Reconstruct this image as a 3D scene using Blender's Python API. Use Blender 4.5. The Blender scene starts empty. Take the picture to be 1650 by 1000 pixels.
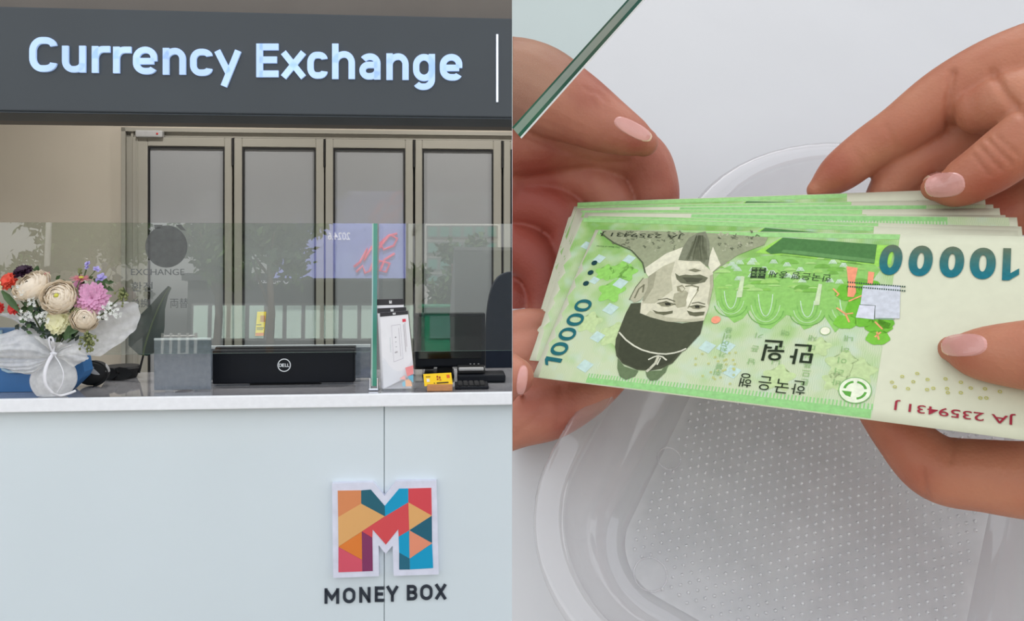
import bpy, bmesh, math, random
import numpy as np
from mathutils import Vector, Matrix
from mathutils.bvhtree import BVHTree
random.seed(7); rng = np.random.default_rng(7)
SC = bpy.context.scene; COL = SC.collection
R = math.radians
F, CX, HY, CZ = 1300.0, 825.0, 405.0, 1.45        # focal length (px), optical axis column, horizon row, eye height

def lin(c):
    return tuple(((x/255)/12.92 if x/255 <= .04045 else ((x/255+.055)/1.055)**2.4) for x in c)

# ------------------------------------------------------------------ camera, sky, sun, exposure
cam_d = bpy.data.cameras.new('camera'); cam = bpy.data.objects.new('camera', cam_d); COL.objects.link(cam)
cam.location = (0, 0, CZ); cam.rotation_euler = (R(90), 0, 0)
cam_d.sensor_width = 36; cam_d.lens = 36*F/1650; cam_d.shift_y = -(500-HY)/1650; cam_d.clip_start = .02; cam_d.clip_end = 300
SC.camera = cam
SC.view_settings.view_transform = 'Standard'; SC.view_settings.look = 'None'
SC.view_settings.gamma = 1; SC.view_settings.use_curve_mapping = False; SC.view_settings.exposure = 0.0
SC.cycles.transparent_max_bounces = 24; SC.cycles.max_bounces = 10; SC.cycles.use_denoising = True
W = bpy.data.worlds.new('sky'); SC.world = W; W.use_nodes = True
nt = W.node_tree; nt.nodes.clear()
sky = nt.nodes.new('ShaderNodeTexSky'); sky.sky_type = 'NISHITA'; sky.sun_disc = False
sky.sun_elevation = R(58); sky.sun_rotation = R(10); sky.air_density = 1.2; sky.dust_density = 2.5
hs = nt.nodes.new('ShaderNodeHueSaturation'); hs.inputs['Saturation'].default_value = .12; hs.inputs['Value'].default_value = 1.0
bg = nt.nodes.new('ShaderNodeBackground'); bg.inputs['Strength'].default_value = .40
wo = nt.nodes.new('ShaderNodeOutputWorld')
nt.links.new(sky.outputs[0], hs.inputs['Color']); nt.links.new(hs.outputs[0], bg.inputs['Color']); nt.links.new(bg.outputs[0], wo.inputs[0])
sun_d = bpy.data.lights.new('sun', 'SUN'); sun_d.energy = 9; sun_d.angle = R(1.5); sun_d.color = (1, .95, .88)
sun = bpy.data.objects.new('sun', sun_d); COL.objects.link(sun); sun.location = (0, 10, 14)
sun.rotation_euler = (R(-32), 0, R(8))             # from behind the shop building, over its roof

# ------------------------------------------------------------------ materials
def nodes(name):
    m = bpy.data.materials.new(name); m.use_nodes = True
    n = m.node_tree; n.nodes.clear(); o = n.nodes.new('ShaderNodeOutputMaterial')
    return m, n, o
def mat(name, rgb, rough=.5, metal=0, spec=.5, var=(30, .06), bump=None, emit=0, coat=0, sss=0, attr=False, trans=0, aniso=None):
    m, n, o = nodes(name); p = n.nodes.new('ShaderNodeBsdfPrincipled'); L = n.links.new
    tc = n.nodes.new('ShaderNodeTexCoord'); nz = n.nodes.new('ShaderNodeTexNoise')
    nz.inputs['Scale'].default_value = var[0]; nz.inputs['Detail'].default_value = 4
    if aniso:
        mp = n.nodes.new('ShaderNodeMapping'); mp.inputs['Scale'].default_value = aniso
        L(tc.outputs['Object'], mp.inputs[0]); L(mp.outputs[0], nz.inputs['Vector'])
    else: L(tc.outputs['Object'], nz.inputs['Vector'])
    mr = n.nodes.new('ShaderNodeMapRange'); mr.inputs[1].default_value = .3; mr.inputs[2].default_value = .7
    mr.inputs[3].default_value = 1-var[1]; mr.inputs[4].default_value = 1+var[1]
    L(nz.outputs[0], mr.inputs[0])
    mx = n.nodes.new('ShaderNodeMix'); mx.data_type = 'RGBA'; mx.blend_type = 'MULTIPLY'; mx.inputs[0].default_value = 1
    if attr:
        a = n.nodes.new('ShaderNodeAttribute'); a.attribute_name = 'col'; L(a.outputs['Color'], mx.inputs[6])
    else: mx.inputs[6].default_value = (*lin(rgb), 1)
    L(mr.outputs[0], mx.inputs[7]); L(mx.outputs[2], p.inputs['Base Color'])
    p.inputs['Roughness'].default_value = rough; p.inputs['Metallic'].default_value = metal
    p.inputs['Specular IOR Level'].default_value = spec; p.inputs['Coat Weight'].default_value = coat
    if coat: p.inputs['Coat Roughness'].default_value = .03
    if sss:
        p.inputs['Subsurface Weight'].default_value = sss; p.inputs['Subsurface Radius'].default_value = (1, .35, .2); p.inputs['Subsurface Scale'].default_value = .003
    if trans: p.inputs['Transmission Weight'].default_value = trans
    if emit:
        L(mx.outputs[2], p.inputs['Emission Color']); p.inputs['Emission Strength'].default_value = emit
    if bump:
        b = n.nodes.new('ShaderNodeBump'); b.inputs['Strength'].default_value = bump[1]; b.inputs['Distance'].default_value = .002
        n2 = n.nodes.new('ShaderNodeTexNoise'); n2.inputs['Scale'].default_value = bump[0]; n2.inputs['Detail'].default_value = 5
        L(tc.outputs['Object'], n2.inputs['Vector']); L(n2.outputs[0], b.inputs['Height']); L(b.outputs[0], p.inputs['Normal'])
    L(p.outputs[0], o.inputs[0]); return m
def clear(name, tint=(240, 248, 244), rough=0.0, lo=.045, hi=.6, haze=0, hazecol=(200, 200, 205), wave=None):
    """a thin clear sheet: see-through, reflecting more at a slant; haze adds a frosted share"""
    m, n, o = nodes(name); L = n.links.new
    t = n.nodes.new('ShaderNodeBsdfTransparent'); t.inputs[0].default_value = (*lin(tint), 1)
    g = n.nodes.new('ShaderNodeBsdfGlossy'); g.inputs['Roughness'].default_value = rough
    lw = n.nodes.new('ShaderNodeLayerWeight'); lw.inputs[0].default_value = .5
    pw = n.nodes.new('ShaderNodeMath'); pw.operation = 'POWER'; pw.inputs[1].default_value = 4
    mr = n.nodes.new('ShaderNodeMapRange'); mr.inputs[3].default_value = lo; mr.inputs[4].default_value = hi
    L(lw.outputs['Facing'], pw.inputs[0]); L(pw.outputs[0], mr.inputs[0])
    s = n.nodes.new('ShaderNodeMixShader'); L(mr.outputs[0], s.inputs[0]); L(g.outputs[0], s.inputs[2])
    if haze:
        d = n.nodes.new('ShaderNodeBsdfDiffuse'); d.inputs[0].default_value = (*lin(hazecol), 1)
        tl = n.nodes.new('ShaderNodeBsdfTranslucent'); tl.inputs[0].default_value = (*lin(hazecol), 1)
        h0 = n.nodes.new('ShaderNodeMixShader'); h0.inputs[0].default_value = .4; L(d.outputs[0], h0.inputs[1]); L(tl.outputs[0], h0.inputs[2])
        h = n.nodes.new('ShaderNodeMixShader'); L(t.outputs[0], h.inputs[1]); L(h0.outputs[0], h.inputs[2])
        tc = n.nodes.new('ShaderNodeTexCoord'); nz = n.nodes.new('ShaderNodeTexNoise'); nz.inputs['Scale'].default_value = 60; nz.inputs['Detail'].default_value = 3
        L(tc.outputs['Object'], nz.inputs['Vector'])
        hm = n.nodes.new('ShaderNodeMapRange'); hm.inputs[1].default_value = .3; hm.inputs[2].default_value = .7
        hm.inputs[3].default_value = haze*.85; hm.inputs[4].default_value = min(1, haze*1.15); L(nz.outputs[0], hm.inputs[0]); L(hm.outputs[0], h.inputs[0])
        L(h.outputs[0], s.inputs[1])
    else: L(t.outputs[0], s.inputs[1])
    L(s.outputs[0], o.inputs[0]); return m

M = {}
M['white_panel'] = mat('white_panel', (222, 233, 238), .12, var=(2, .015), coat=.3)
M['lip_white'] = mat('lip_white', (246, 248, 252), .25, var=(60, .03))
M['stone_top'] = mat('stone_top', (158, 157, 160), .06, var=(40, .08), coat=.5)
M['sign_grey'] = mat('sign_grey', (58, 65, 71), .45, var=(3, .05))
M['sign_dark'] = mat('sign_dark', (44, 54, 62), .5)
M['sign_light'] = mat('sign_light', (176, 204, 246), .4, emit=.42, var=(6, .10))
M['sign_bar'] = mat('sign_bar', (225, 232, 245), .4, emit=.4)
M['bulkhead'] = mat('bulkhead', (112, 106, 100), .8, var=(6, .04), bump=(80, .1))
M['wall_beige'] = mat('wall_beige', (190, 182, 168), .8, var=(5, .02), bump=(120, .08))
M['ceiling'] = mat('ceiling_white', (215, 213, 206), .8)
M['floor_tile'] = mat('floor_tile', (150, 145, 138), .3, var=(4, .1))
M['frame'] = mat('door_frame_grey', (162, 159, 149), .42, metal=.15, var=(4, .02))
M['gasket'] = mat('black_gasket', (12, 12, 13), .6)
M['blind'] = mat('door_glass_grey', (152, 154, 156), .35, var=(1.5, .03), coat=.35)
M['black'] = mat('black_plastic', (13, 17, 25), .55, spec=.25, var=(50, .1))
M['black_matt'] = mat('black_matt', (14, 15, 18), .7)
M['screen_black'] = mat('screen_black', (9, 11, 15), .12, coat=.3)
M['navy'] = mat('navy_fabric', (24, 34, 52), .85, bump=(300, .3))
M['logo_white'] = mat('logo_white', (230, 233, 238), .4)
M['emblem_white'] = mat('emblem_white', (226, 228, 244), .35)
M['paint'] = mat('emblem_paint', (255, 255, 255), .4, attr=True, var=(8, .02))
M['lettering'] = mat('dark_lettering', (42, 50, 62), .4)
M['chrome'] = mat('chrome', (215, 220, 225), .12, metal=1)
M['plastic_grey'] = mat('plastic_grey', (172, 172, 172), .4)
M['red_dot'] = mat('red_plastic', (190, 40, 40), .3)
M['blue_box'] = mat('blue_box', (52, 108, 165), .5, var=(20, .06), bump=(200, .15))
M['blue_rim'] = mat('pale_rim', (170, 195, 212), .45)
M['paper'] = mat('white_paper', (238, 237, 240), .6, var=(20, .02))
M['print'] = mat('printed_ink', (255, 255, 255), .6, attr=True, var=(40, .03))
M['yellow'] = mat('yellow_card', (252, 208, 10), .5, var=(20, .03))
M['wood'] = mat('pale_wood', (186, 130, 84), .5, var=(60, .15), aniso=(1, 12, 12))
M['leaf'] = mat('leaf_green', (62, 92, 48), .45, var=(60, .25), bump=(120, .3))
M['leaf_dark'] = mat('leaf_dark', (24, 46, 34), .3, var=(25, .3), bump=(60, .3))
M['stem'] = mat('stem_green', (84, 100, 56), .5)
M['olive'] = mat('olive_buds', (128, 134, 84), .6, var=(200, .25))
M['red'] = mat('red_petal', (222, 62, 58), .55, var=(80, .15))
M['coral'] = mat('coral_petal', (226, 82, 60), .55, var=(80, .15))
M['plum'] = mat('plum_petal', (52, 22, 48), .55, var=(80, .3))
M['lilac'] = mat('lilac_petal', (176, 166, 222), .55, var=(80, .1))
M['white_petal'] = mat('white_petal', (240, 242, 238), .55)
M['yellow_core'] = mat('flower_heart', (206, 204, 80), .6)
def petal(name, rgb, var=(60, .06), share=.45):
    m, n, o = nodes(name); L = n.links.new; d = n.nodes.new('ShaderNodeBsdfDiffuse'); t = n.nodes.new('ShaderNodeBsdfTranslucent'); x = n.nodes.new('ShaderNodeMixShader'); x.inputs[0].default_value = share
    tc = n.nodes.new('ShaderNodeTexCoord'); z = n.nodes.new('ShaderNodeTexNoise'); z.inputs['Scale'].default_value = var[0]; L(tc.outputs['Object'], z.inputs['Vector'])
    r = n.nodes.new('ShaderNodeMapRange'); r.inputs[1].default_value = .3; r.inputs[2].default_value = .7; r.inputs[3].default_value = 1-var[1]; r.inputs[4].default_value = 1; L(z.outputs[0], r.inputs[0])
    k = n.nodes.new('ShaderNodeMix'); k.data_type = 'RGBA'; k.blend_type = 'MULTIPLY'; k.inputs[0].default_value = 1; k.inputs[6].default_value = (*lin(rgb), 1); L(r.outputs[0], k.inputs[7])
    L(k.outputs[2], d.inputs[0]); L(k.outputs[2], t.inputs[0]); L(d.outputs[0], x.inputs[1]); L(t.outputs[0], x.inputs[2]); L(x.outputs[0], o.inputs[0]); return m
M['cream'] = petal('cream_petal', (255, 244, 226), (60, .04), .18); M['cream_yellow'] = petal('pale_yellow_petal', (252, 250, 212), (60, .05), .2); M['pink'] = petal('pink_petal', (246, 186, 222), (140, .22), .25); M['salmon'] = petal('salmon_petal', (246, 178, 184))
M['tulle'] = clear('tulle', (240, 240, 240), .35, .03, .2, haze=.82, hazecol=(252, 252, 252))
M['ribbon'] = mat('ribbon_white', (240, 240, 246), .3)
M['pane_glass'] = clear('counter_glass', (236, 243, 240), 0, .125, .7)
M['glass_edge'] = mat('glass_edge_green', (52, 140, 116), .15, var=(10, .1), coat=.3)
M['glass_edge_pale'] = mat('glass_edge_pale', (165, 196, 186), .15)
M['acrylic'] = clear('clear_acrylic', (244, 246, 248), .02, .05, .5, haze=.08, hazecol=(225, 230, 235))
M['frost'] = clear('frosted_acrylic', (226, 230, 236), .1, .04, .4, haze=.8, hazecol=(150, 158, 168))
M['decal'] = clear('grey_decal', (150, 152, 152), .3, .02, .1, haze=.5, hazecol=(136, 138, 138))
M['decal_text'] = mat('decal_lettering', (98, 102, 102), .6)

# ------------------------------------------------------------------ frames, things, mesh builder
TH = R(4.65); FU = Vector((math.cos(TH), math.sin(TH), 0)); FV = Vector((-math.sin(TH), math.cos(TH), 0))
def ray(px, py): return Vector(((px-CX)/F, 1, -(py-HY)/F))
def at(px, py, d): return Vector((0, 0, CZ)) + ray(px, py)*d           # a point at depth d
def S(px, py, v):                                                    # a point of the shop plane v, in shop coordinates (u, v, w)
    r = ray(px, py); t = v/(r.dot(FV)); return Vector((t*r.dot(FU), v, CZ+t*r.z))
def shop2world(p): return FU*p[0]+FV*p[1]+Vector((0, 0, p[2]))
OFF, FRAME = {}, {}
def place(o, base, frame):
    b = Vector(base); OFF[o.name] = b; FRAME[o.name] = frame
    if frame == 'S': o.location = shop2world(b); o.rotation_euler = (0, 0, TH)
    else: o.location = b
def tag(o, label=None, cat=None, group=None, kind=None):
    if label: o['label'] = label
    if cat: o['category'] = cat
    if group: o['group'] = group
    if kind: o['kind'] = kind
    return o
def thing(name, label, cat, base, frame='S', group=None, kind=None):
    o = bpy.data.objects.new(name, None); COL.objects.link(o); o.empty_display_size = .05
    place(o, base, frame); return tag(o, label, cat, group, kind)

class MB:
    def __init__(s): s.v = []; s.f = []; s.c = []; s.mi = []; s.hascol = False
    def add(s, V, Fs, col=None, mi=0):
        b = len(s.v); s.v += [tuple(p) for p in V]; s.f += [tuple(i+b for i in f) for f in Fs]
        s.c += [col]*len(Fs); s.mi += [mi]*len(Fs)
        if col is not None: s.hascol = True
        return s
    def box(s, a, b, mi=0, col=None):
        x0, y0, z0 = a; x1, y1, z1 = b
        V = [(x0,y0,z0),(x1,y0,z0),(x1,y1,z0),(x0,y1,z0),(x0,y0,z1),(x1,y0,z1),(x1,y1,z1),(x0,y1,z1)]
        return s.add(V, [(0,3,2,1),(4,5,6,7),(0,1,5,4),(1,2,6,5),(2,3,7,6),(3,0,4,7)], col, mi)
    def rbox(s, a, b, r=.004, seg=2, mi=0):
        bm = bmesh.new(); bmesh.ops.create_cube(bm, size=1)
        for v in bm.verts: v.co = Vector([(a[i]+b[i])/2+v.co[i]*(b[i]-a[i]) for i in range(3)])
        bmesh.ops.bevel(bm, geom=bm.edges[:], offset=r, segments=seg, affect='EDGES', profile=.5)
        return s.bm(bm, mi)
    def bm(s, bm, mi=0, col=None):
        bm.verts.index_update(); s.add([v.co[:] for v in bm.verts], [[v.index for v in f.verts] for f in bm.faces], col, mi); bm.free(); return s
    def prism(s, poly, v0, v1, mi=0, col=None):                       # poly of (u, w), extruded along v
        n = len(poly); V = [(p[0], v0, p[1]) for p in poly]+[(p[0], v1, p[1]) for p in poly]
        Fs = [tuple(range(n)), tuple(range(2*n-1, n-1, -1))]+[(i, n+i, n+(i+1) % n, (i+1) % n) for i in range(n)]
        return s.add(V, Fs, col, mi)
    def tube(s, pts, rad, n=8, cap=True, mi=0):
        pts = [Vector(p) for p in pts]; k = len(pts)
        rads = rad if hasattr(rad, '__len__') else [rad]*k
        t0 = (pts[1]-pts[0]).normalized(); up = Vector((0, 0, 1)) if abs(t0.z) < .9 else Vector((1, 0, 0))
        nrm = t0.cross(up).normalized(); V = []
        for i, p in enumerate(pts):
            t = (pts[min(i+1, k-1)]-pts[max(i-1, 0)]).normalized()
            nrm = (nrm-t*nrm.dot(t)).normalized(); bn = t.cross(nrm)
            V += [p+(nrm*math.cos(2*math.pi*j/n)+bn*math.sin(2*math.pi*j/n))*rads[i] for j in range(n)]
        Fs = [(i*n+j, i*n+(j+1) % n, (i+1)*n+(j+1) % n, (i+1)*n+j) for i in range(k-1) for j in range(n)]
        if cap: Fs += [tuple(range(n-1, -1, -1)), tuple((k-1)*n+j for j in range(n))]
        return s.add(V, Fs, None, mi)
    def ell(s, c, r, n=10, mi=0, rot=None, col=None):
        bm = bmesh.new(); bmesh.ops.create_icosphere(bm, subdivisions=2 if n <= 10 else 3, radius=1)
        c = Vector(c)
        for v in bm.verts:
            q = Vector((v.co.x*r[0], v.co.y*r[1], v.co.z*r[2]))
            if rot: q = rot @ q
            v.co = c+q
        return s.bm(bm, mi, col)
    def build(s, name, m, parent=None, base=None, frame='S', smooth=False, kind=None, label=None, cat=None, group=None):
        me = bpy.data.meshes.new(name)
        if parent is not None: off = OFF[parent.name]; frame = FRAME[parent.name]
        else:
            if base is None:
                A = np.array(s.v); base = ((A[:, 0].min()+A[:, 0].max())/2, (A[:, 1].min()+A[:, 1].max())/2, A[:, 2].min())
            off = Vector(base)
        me.from_pydata([(p[0]-off[0], p[1]-off[1], p[2]-off[2]) for p in s.v], [], s.f)
        for mm in (m if isinstance(m, (list, tuple)) else [m]): me.materials.append(mm)
        me.polygons.foreach_set('material_index', s.mi)
        if smooth: me.polygons.foreach_set('use_smooth', [True]*len(s.f))
        if s.hascol:
            a = me.color_attributes.new('col', 'FLOAT_COLOR', 'CORNER'); k = 0; arr = np.ones((len(me.loops), 4), np.float32)
            for f, c in zip(s.f, s.c):
                arr[k:k+len(f), :3] = lin(c) if c is not None else (1, 1, 1); k += len(f)
            a.data.foreach_set('color', arr.ravel())
        me.validate(); me.update()
        o = bpy.data.objects.new(name, me); COL.objects.link(o)
        if parent is not None:
            o.parent = parent; OFF[o.name] = off; FRAME[o.name] = frame
        else: place(o, off, frame)
        return tag(o, label, cat, group, kind)

_tc = {}
def text_mesh(s, weight=0.0, res=4):
    """glyph outlines as a flat mesh, scaled to the unit square"""
    k = (s, weight, res)
    if k in _tc: return _tc[k]
    c = bpy.data.curves.new('text', 'FONT'); c.body = s; c.size = 1; c.offset = weight; c.resolution_u = res; c.fill_mode = 'BOTH'
    o = bpy.data.objects.new('text', c); COL.objects.link(o)
    me = bpy.data.meshes.new_from_object(o.evaluated_get(bpy.context.evaluated_depsgraph_get()))
    V = np.array([v.co[:2] for v in me.vertices]) if s != '1' else np.array([(.52,0),(1,0),(1,1),(.6,1),(0,.80),(0,.62),(.52,.78)]); Fs = [(0,1,2,3,6),(3,4,5,6)] if s == '1' else [tuple(p.vertices) for p in me.polygons]
    bpy.data.objects.remove(o); bpy.data.curves.remove(c); bpy.data.meshes.remove(me)
    mn, mx = V.min(0), V.max(0); _tc[k] = ((V-mn)/(mx-mn), Fs, (mx-mn)[0]/(mx-mn)[1]); return _tc[k]
def glyph_solid(mb, s, u0, u1, w0, w1, v0, v1, weight=0.0, mi=0, col=None):
    """extruded glyphs standing on the plane v1 with their faces at v0"""
    V, Fs, _ = text_mesh(s, weight); bm = bmesh.new()
    vs = [bm.verts.new((u0+(u1-u0)*x, v0, w0+(w1-w0)*y)) for x, y in V]
    for f in Fs:
        try: bm.faces.new([vs[i] for i in f])
        except ValueError: pass
    if abs(v1-v0) > 0:
        ex = bmesh.ops.extrude_face_region(bm, geom=bm.faces[:])
        for e in ex['geom']:
            if isinstance(e, bmesh.types.BMVert): e.co.y = v1
    bmesh.ops.recalc_face_normals(bm, faces=bm.faces[:])
    return mb.bm(bm, mi, col)
def pxbox(x0, y0, x1, y1, v):
    a = S(x0, y1, v); b = S(x1, y0, v); return a.x, b.x, a.z, b.z      # u0, u1, w0, w1

def stroke_glyph(ch, x0, y0, x1, y1, sw, toXZ, v0, v1):
    """a letter drawn with strokes of width sw (px) inside the pixel box; toXZ maps px to (u, w)"""
    h = sw/2; bx0, by0, bx1, by1 = x0+h, y1-h, x1-h, y0+h
    T = lambda p: (bx0+(bx1-bx0)*p[0], by0+(by1-by0)*p[1])
    Gs = {'C': [([(1,.80),('q',(1,1),(.6,1)),(.45,1),('q',(0,1),(0,.62)),(0,.38),('q',(0,0),(.45,0)),(.6,0),('q',(1,0),(1,.20))],0,0)],
     'u': [([(0,1),(0,.4),('q',(0,0),(.45,0)),(.55,0),('q',(1,0),(1,.3))],1,0),([(1,1),(1,0)],1,1)], 'r': [([(0,1),(0,0)],1,1),([(0,.55),('q',(0,1),(.7,1)),(1,1)],0,1)],
     'e': [([(0,.47),(1,.47)],0,0),([(1,.47),(1,.64),('q',(1,1),(.52,1)),('q',(0,1),(0,.6)),(0,.4),('q',(0,0),(.52,0)),(.66,0),('q',(.9,0),(.97,.13))],0,0)],
     'n': [([(0,1),(0,0)],1,1),([(0,.6),('q',(0,1),(.55,1)),('q',(1,1),(1,.6)),(1,0)],0,1)], 'y': [([(0,1),(.52,.36)],1,0),([(1,1),(.34,0)],1,1)],
     'E': [([(0,1),(0,0)],1,1),([(0,1),(1,1)],0,1),([(0,.52),(.9,.52)],0,1),([(0,0),(1,0)],0,1)], 'x': [([(.03,1),(.97,0)],1,1),([(.97,1),(.03,0)],1,1)],
     'h': [([(0,1),(0,0)],1,1),([(0,.45),('q',(0,.74),(.55,.74)),('q',(1,.74),(1,.45)),(1,0)],0,1)],
     'a': [([(.06,.86),('q',(.2,1),(.5,1)),('q',(1,1),(1,.66)),(1,0)],0,1),([(1,.58),(.42,.58),('q',(0,.58),(0,.3)),('q',(0,0),(.4,0)),(.5,0),('q',(1,0),(1,.3))],0,0)],
     'g': [([(1,.72),('q',(1,1),(.5,1)),('q',(0,1),(0,.72)),(0,.58),('q',(0,.3),(.5,.3)),('q',(1,.3),(1,.58)),(1,.72)],0,0),([(1,1),(1,.25),('q',(1,0),(.5,0)),(.4,0),('q',(.15,0),(.03,.1))],1,0)],
     'M': [([(0,0),(0,1)],1,1),([(1,0),(1,1)],1,1),([(0,1),(.5,.30),(1,1)],0,0)], 'N': [([(0,0),(0,1)],1,1),([(1,0),(1,1)],1,1),([(0,1),(1,0)],0,0)],
     'O': [([(1,.5),(1,.62),('q',(1,1),(.5,1)),('q',(0,1),(0,.62)),(0,.38),('q',(0,0),(.5,0)),('q',(1,0),(1,.38)),(1,.5)],0,0)], 'Y': [([(.5,0),(.5,.45)],1,0),([(.03,1),(.5,.42),(.97,1)],1,1)],
     'B': [([(0,0),(0,1)],1,1),([(0,1),(.55,1),('q',(.93,1),(.93,.77)),('q',(.93,.53),(.55,.53)),(0,.53)],0,0),([(.5,.53),('q',(1,.53),(1,.27)),('q',(1,0),(.55,0)),(0,0)],0,0)], 'X': [([(.05,1),(.95,0)],1,1),([(.95,1),(.05,0)],1,1)]}
    Gs['c'] = Gs['C']; mb = MB()
    for path, e0, e1 in Gs[ch]:
        P = []
        for t in path:
            if t[0] == 'q':
                a = Vector(P[-1]); k = Vector(T(t[1])); b = Vector(T(t[2])); c = a+b-k
                P += [tuple(c+(k-b)*math.cos(i/8*math.pi/2)+(k-a)*math.sin(i/8*math.pi/2)) for i in range(1, 9)]
            else: P.append(T(t))
        P = [Vector(p) for p in P]; P = [p for i, p in enumerate(P) if i == 0 or (p-P[i-1]).length > 1e-4]
        closed = (P[0]-P[-1]).length < 1e-3
        if e0: P[0] = P[0]+(P[0]-P[1]).normalized()*h
        if e1: P[-1] = P[-1]+(P[-1]-P[-2]).normalized()*h
        V = []; n = len(P)
        for i, p in enumerate(P):
            d0 = (p-P[i-1]).normalized() if i > 0 else ((P[-1]-P[-2]).normalized() if closed else (P[1]-p).normalized())
            d1 = (P[i+1]-p).normalized() if i < n-1 else ((P[1]-P[0]).normalized() if closed else d0)
            t = (d0+d1).normalized(); nn = Vector((-t.y, t.x)); w = h/max(.5, nn.dot(Vector((-d1.y, d1.x))))
            V += [p-nn*w, p+nn*w]
        F3 = [(*toXZ(q.x, q.y),) for q in V]; k = len(F3)
        V3 = [(u, v0, z) for u, z in F3]+[(u, v1, z) for u, z in F3]
        Fs = []
        for i in range(n-1): a = 2*i; Fs += [(a, a+2, a+3, a+1), (k+a, k+a+1, k+a+3, k+a+2), (a, k+a, k+a+2, a+2), (a+1, a+3, k+a+3, k+a+1)]
        Fs += [(0, 1, k+1, k), (2*n-2, k+2*n-2, k+2*n-1, 2*n-1)]
        mb.add(V3, Fs)
    return mb
# ------------------------------------------------------------------ the shop shell
MB().box((-9, -30, -.1), (9, 6, 0)).build('floor', M['floor_tile'], base=(0, 0, 0), kind='structure', label='grey paved floor under the counter')
VW = 3.9
sg0 = S(412, 184, 2.40).z; sgt = S(412, 20, 2.40).z
fz = S(412, 209, VW).z; fu = S(199.5, 300, VW).x
MB().box((-2.6, VW, 0), (fu, VW+.1, 2.75)).box((fu, VW, fz), (2.6, VW+.1, 2.75)).box((S(1231, 300, VW).x, VW-.03, 0), (2.6, VW, fz)).build('wall_back', M['wall_beige'], kind='structure')
MB().box((-2.7, 2.25, 0), (-2.6, VW, 2.75)).build('wall_left', M['wall_beige'], kind='structure')
MB().box((2.6, 2.25, 0), (2.7, VW, 2.75)).build('wall_right', M['wall_beige'], kind='structure')
MB().box((-2.7, 2.56, 2.75), (2.7, VW+.1, 2.85)).build('ceiling', M['ceiling'], kind='structure')
MB().box((-2.7, VW+.1, 2.75), (-2.6, VW+.12, 2.9)).box((-9, 2.56, sg0), (9, 2.66, 7.0)).box((-9, 2.5, 0), (-2.6, 2.66, sg0)).box((2.6, 2.5, 0), (9, 2.66, sg0)).box((-9, 2.66, 6.8), (9, 9, 7.0)).box((-2.7, VW+.1, 0), (2.7, VW+.2, 2.75)).build('wall_front', M['bulkhead'], kind='structure')
# casing around the folding doors
cw = S(219, 300, VW).x
c = MB(); c.box((fu, VW-.03, 0), (fu+.018, VW, fz)).box((fu+.018, VW-.012, 0), (fu+.04, VW, fz-.018)).box((fu+.04, VW-.02, 0), (cw-.004, VW, fz-.018))
c.box((fu, VW-.03, fz-.018), (2.6, VW, fz)).box((fu+.018, VW-.012, fz-.042), (2.6, VW, fz-.018))
c.build('trim_1', M['frame'], kind='structure', label='grey metal casing around the folding glass doors')
leafs = [(219, 377.5, 246, 363), (381, 524, 396.5, 508.5), (526.5, 666, 541.5, 651), (669.5, 807, 683.5, 791.5), (810.5, 948, 824, 932), (951, 1088, 965, 1073), (1091, 1228, 1105, 1213)]
for i, (a, b, p, q) in enumerate(leafs):
    z1 = fz-.046; pz = z1-.05; z0 = .03
    u0, u1, p0, p1 = [S(x, 300, VW).x for x in (a, b, p, q)]
    d = thing('door_%d' % (i+1), 'grey aluminium folding door leaf %s with a grey glass pane' % ['at the left end beside the beige wall', 'second from the beige wall', 'third from the beige wall', 'fourth from the beige wall', 'fifth from the beige wall', 'sixth from the beige wall', 'seventh from the beige wall'][i], None, ((u0+u1)/2, VW, 0), kind='structure')
    f = MB()
    f.rbox((u0, VW-.045, z0), (p0-.008, VW-.002, z1), .003, 1).rbox((p1+.008, VW-.045, z0), (u1, VW-.002, z1), .003, 1)
    f.rbox((p0-.008, VW-.045, pz+.008), (p1+.008, VW-.002, z1), .003, 1).rbox((p0-.008, VW-.045, z0), (p1+.008, VW-.002, z0+.08), .003, 1)
    if i == 0: f.rbox((u0+.022, VW-.052, z0), (u0+.026, VW-.044, z1), .001, 1)
    f.build('frame', M['frame'], d)
    g = MB(); t = .008
    g.box((p0-t, VW-.040, z0+.08), (p0, VW-.02, pz)).box((p1, VW-.040, z0+.08), (p1+t, VW-.02, pz)).box((p0-t, VW-.04, pz), (p1+t, VW-.02, pz+t))
    g.build('gasket', M['gasket'], d)
    MB().box((p0, VW-.03, z0+.08), (p1, VW-.02, pz)).build('pane', M['blind'], d)
    if i < 6:
        h = MB(); g1 = S(leafs[i+1][0], 300, VW).x; h.box((u1, VW-.02, z0), (g1, VW-.005, z1+.005))
        h.rbox((u1+.001, VW-.05, z1-.13), (g1-.001, VW-.02, z1), .002, 1)
        h.build('hinge', M['gasket'], d)
MB().box((cw-.006, VW-.02, .02), (2.6, VW-.004, fz-.042)).build('trim_2', M['gasket'], kind='structure', label='black shadow gap around the folding doors')  # solid black sheet puts the shade of the door gaps into colour
# sensor on the casing
u0, u1, w0, w1 = pxbox(219.5, 210.5, 263, 221.5, VW-.05)
t = thing('door_sensor', 'small grey sensor box on the door casing with a red dot', 'sensor', ((u0+u1)/2, VW-.03, w0))
MB().rbox((u0, VW-.065, w0), (u1, VW-.03, w1), .006, 3).build('housing', M['plastic_grey'], t, smooth=False)
MB().ell((u1-.022, VW-.065, (w0+w1)/2), (.005, .003, .005)).build('light', M['red_dot'], t)
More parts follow.
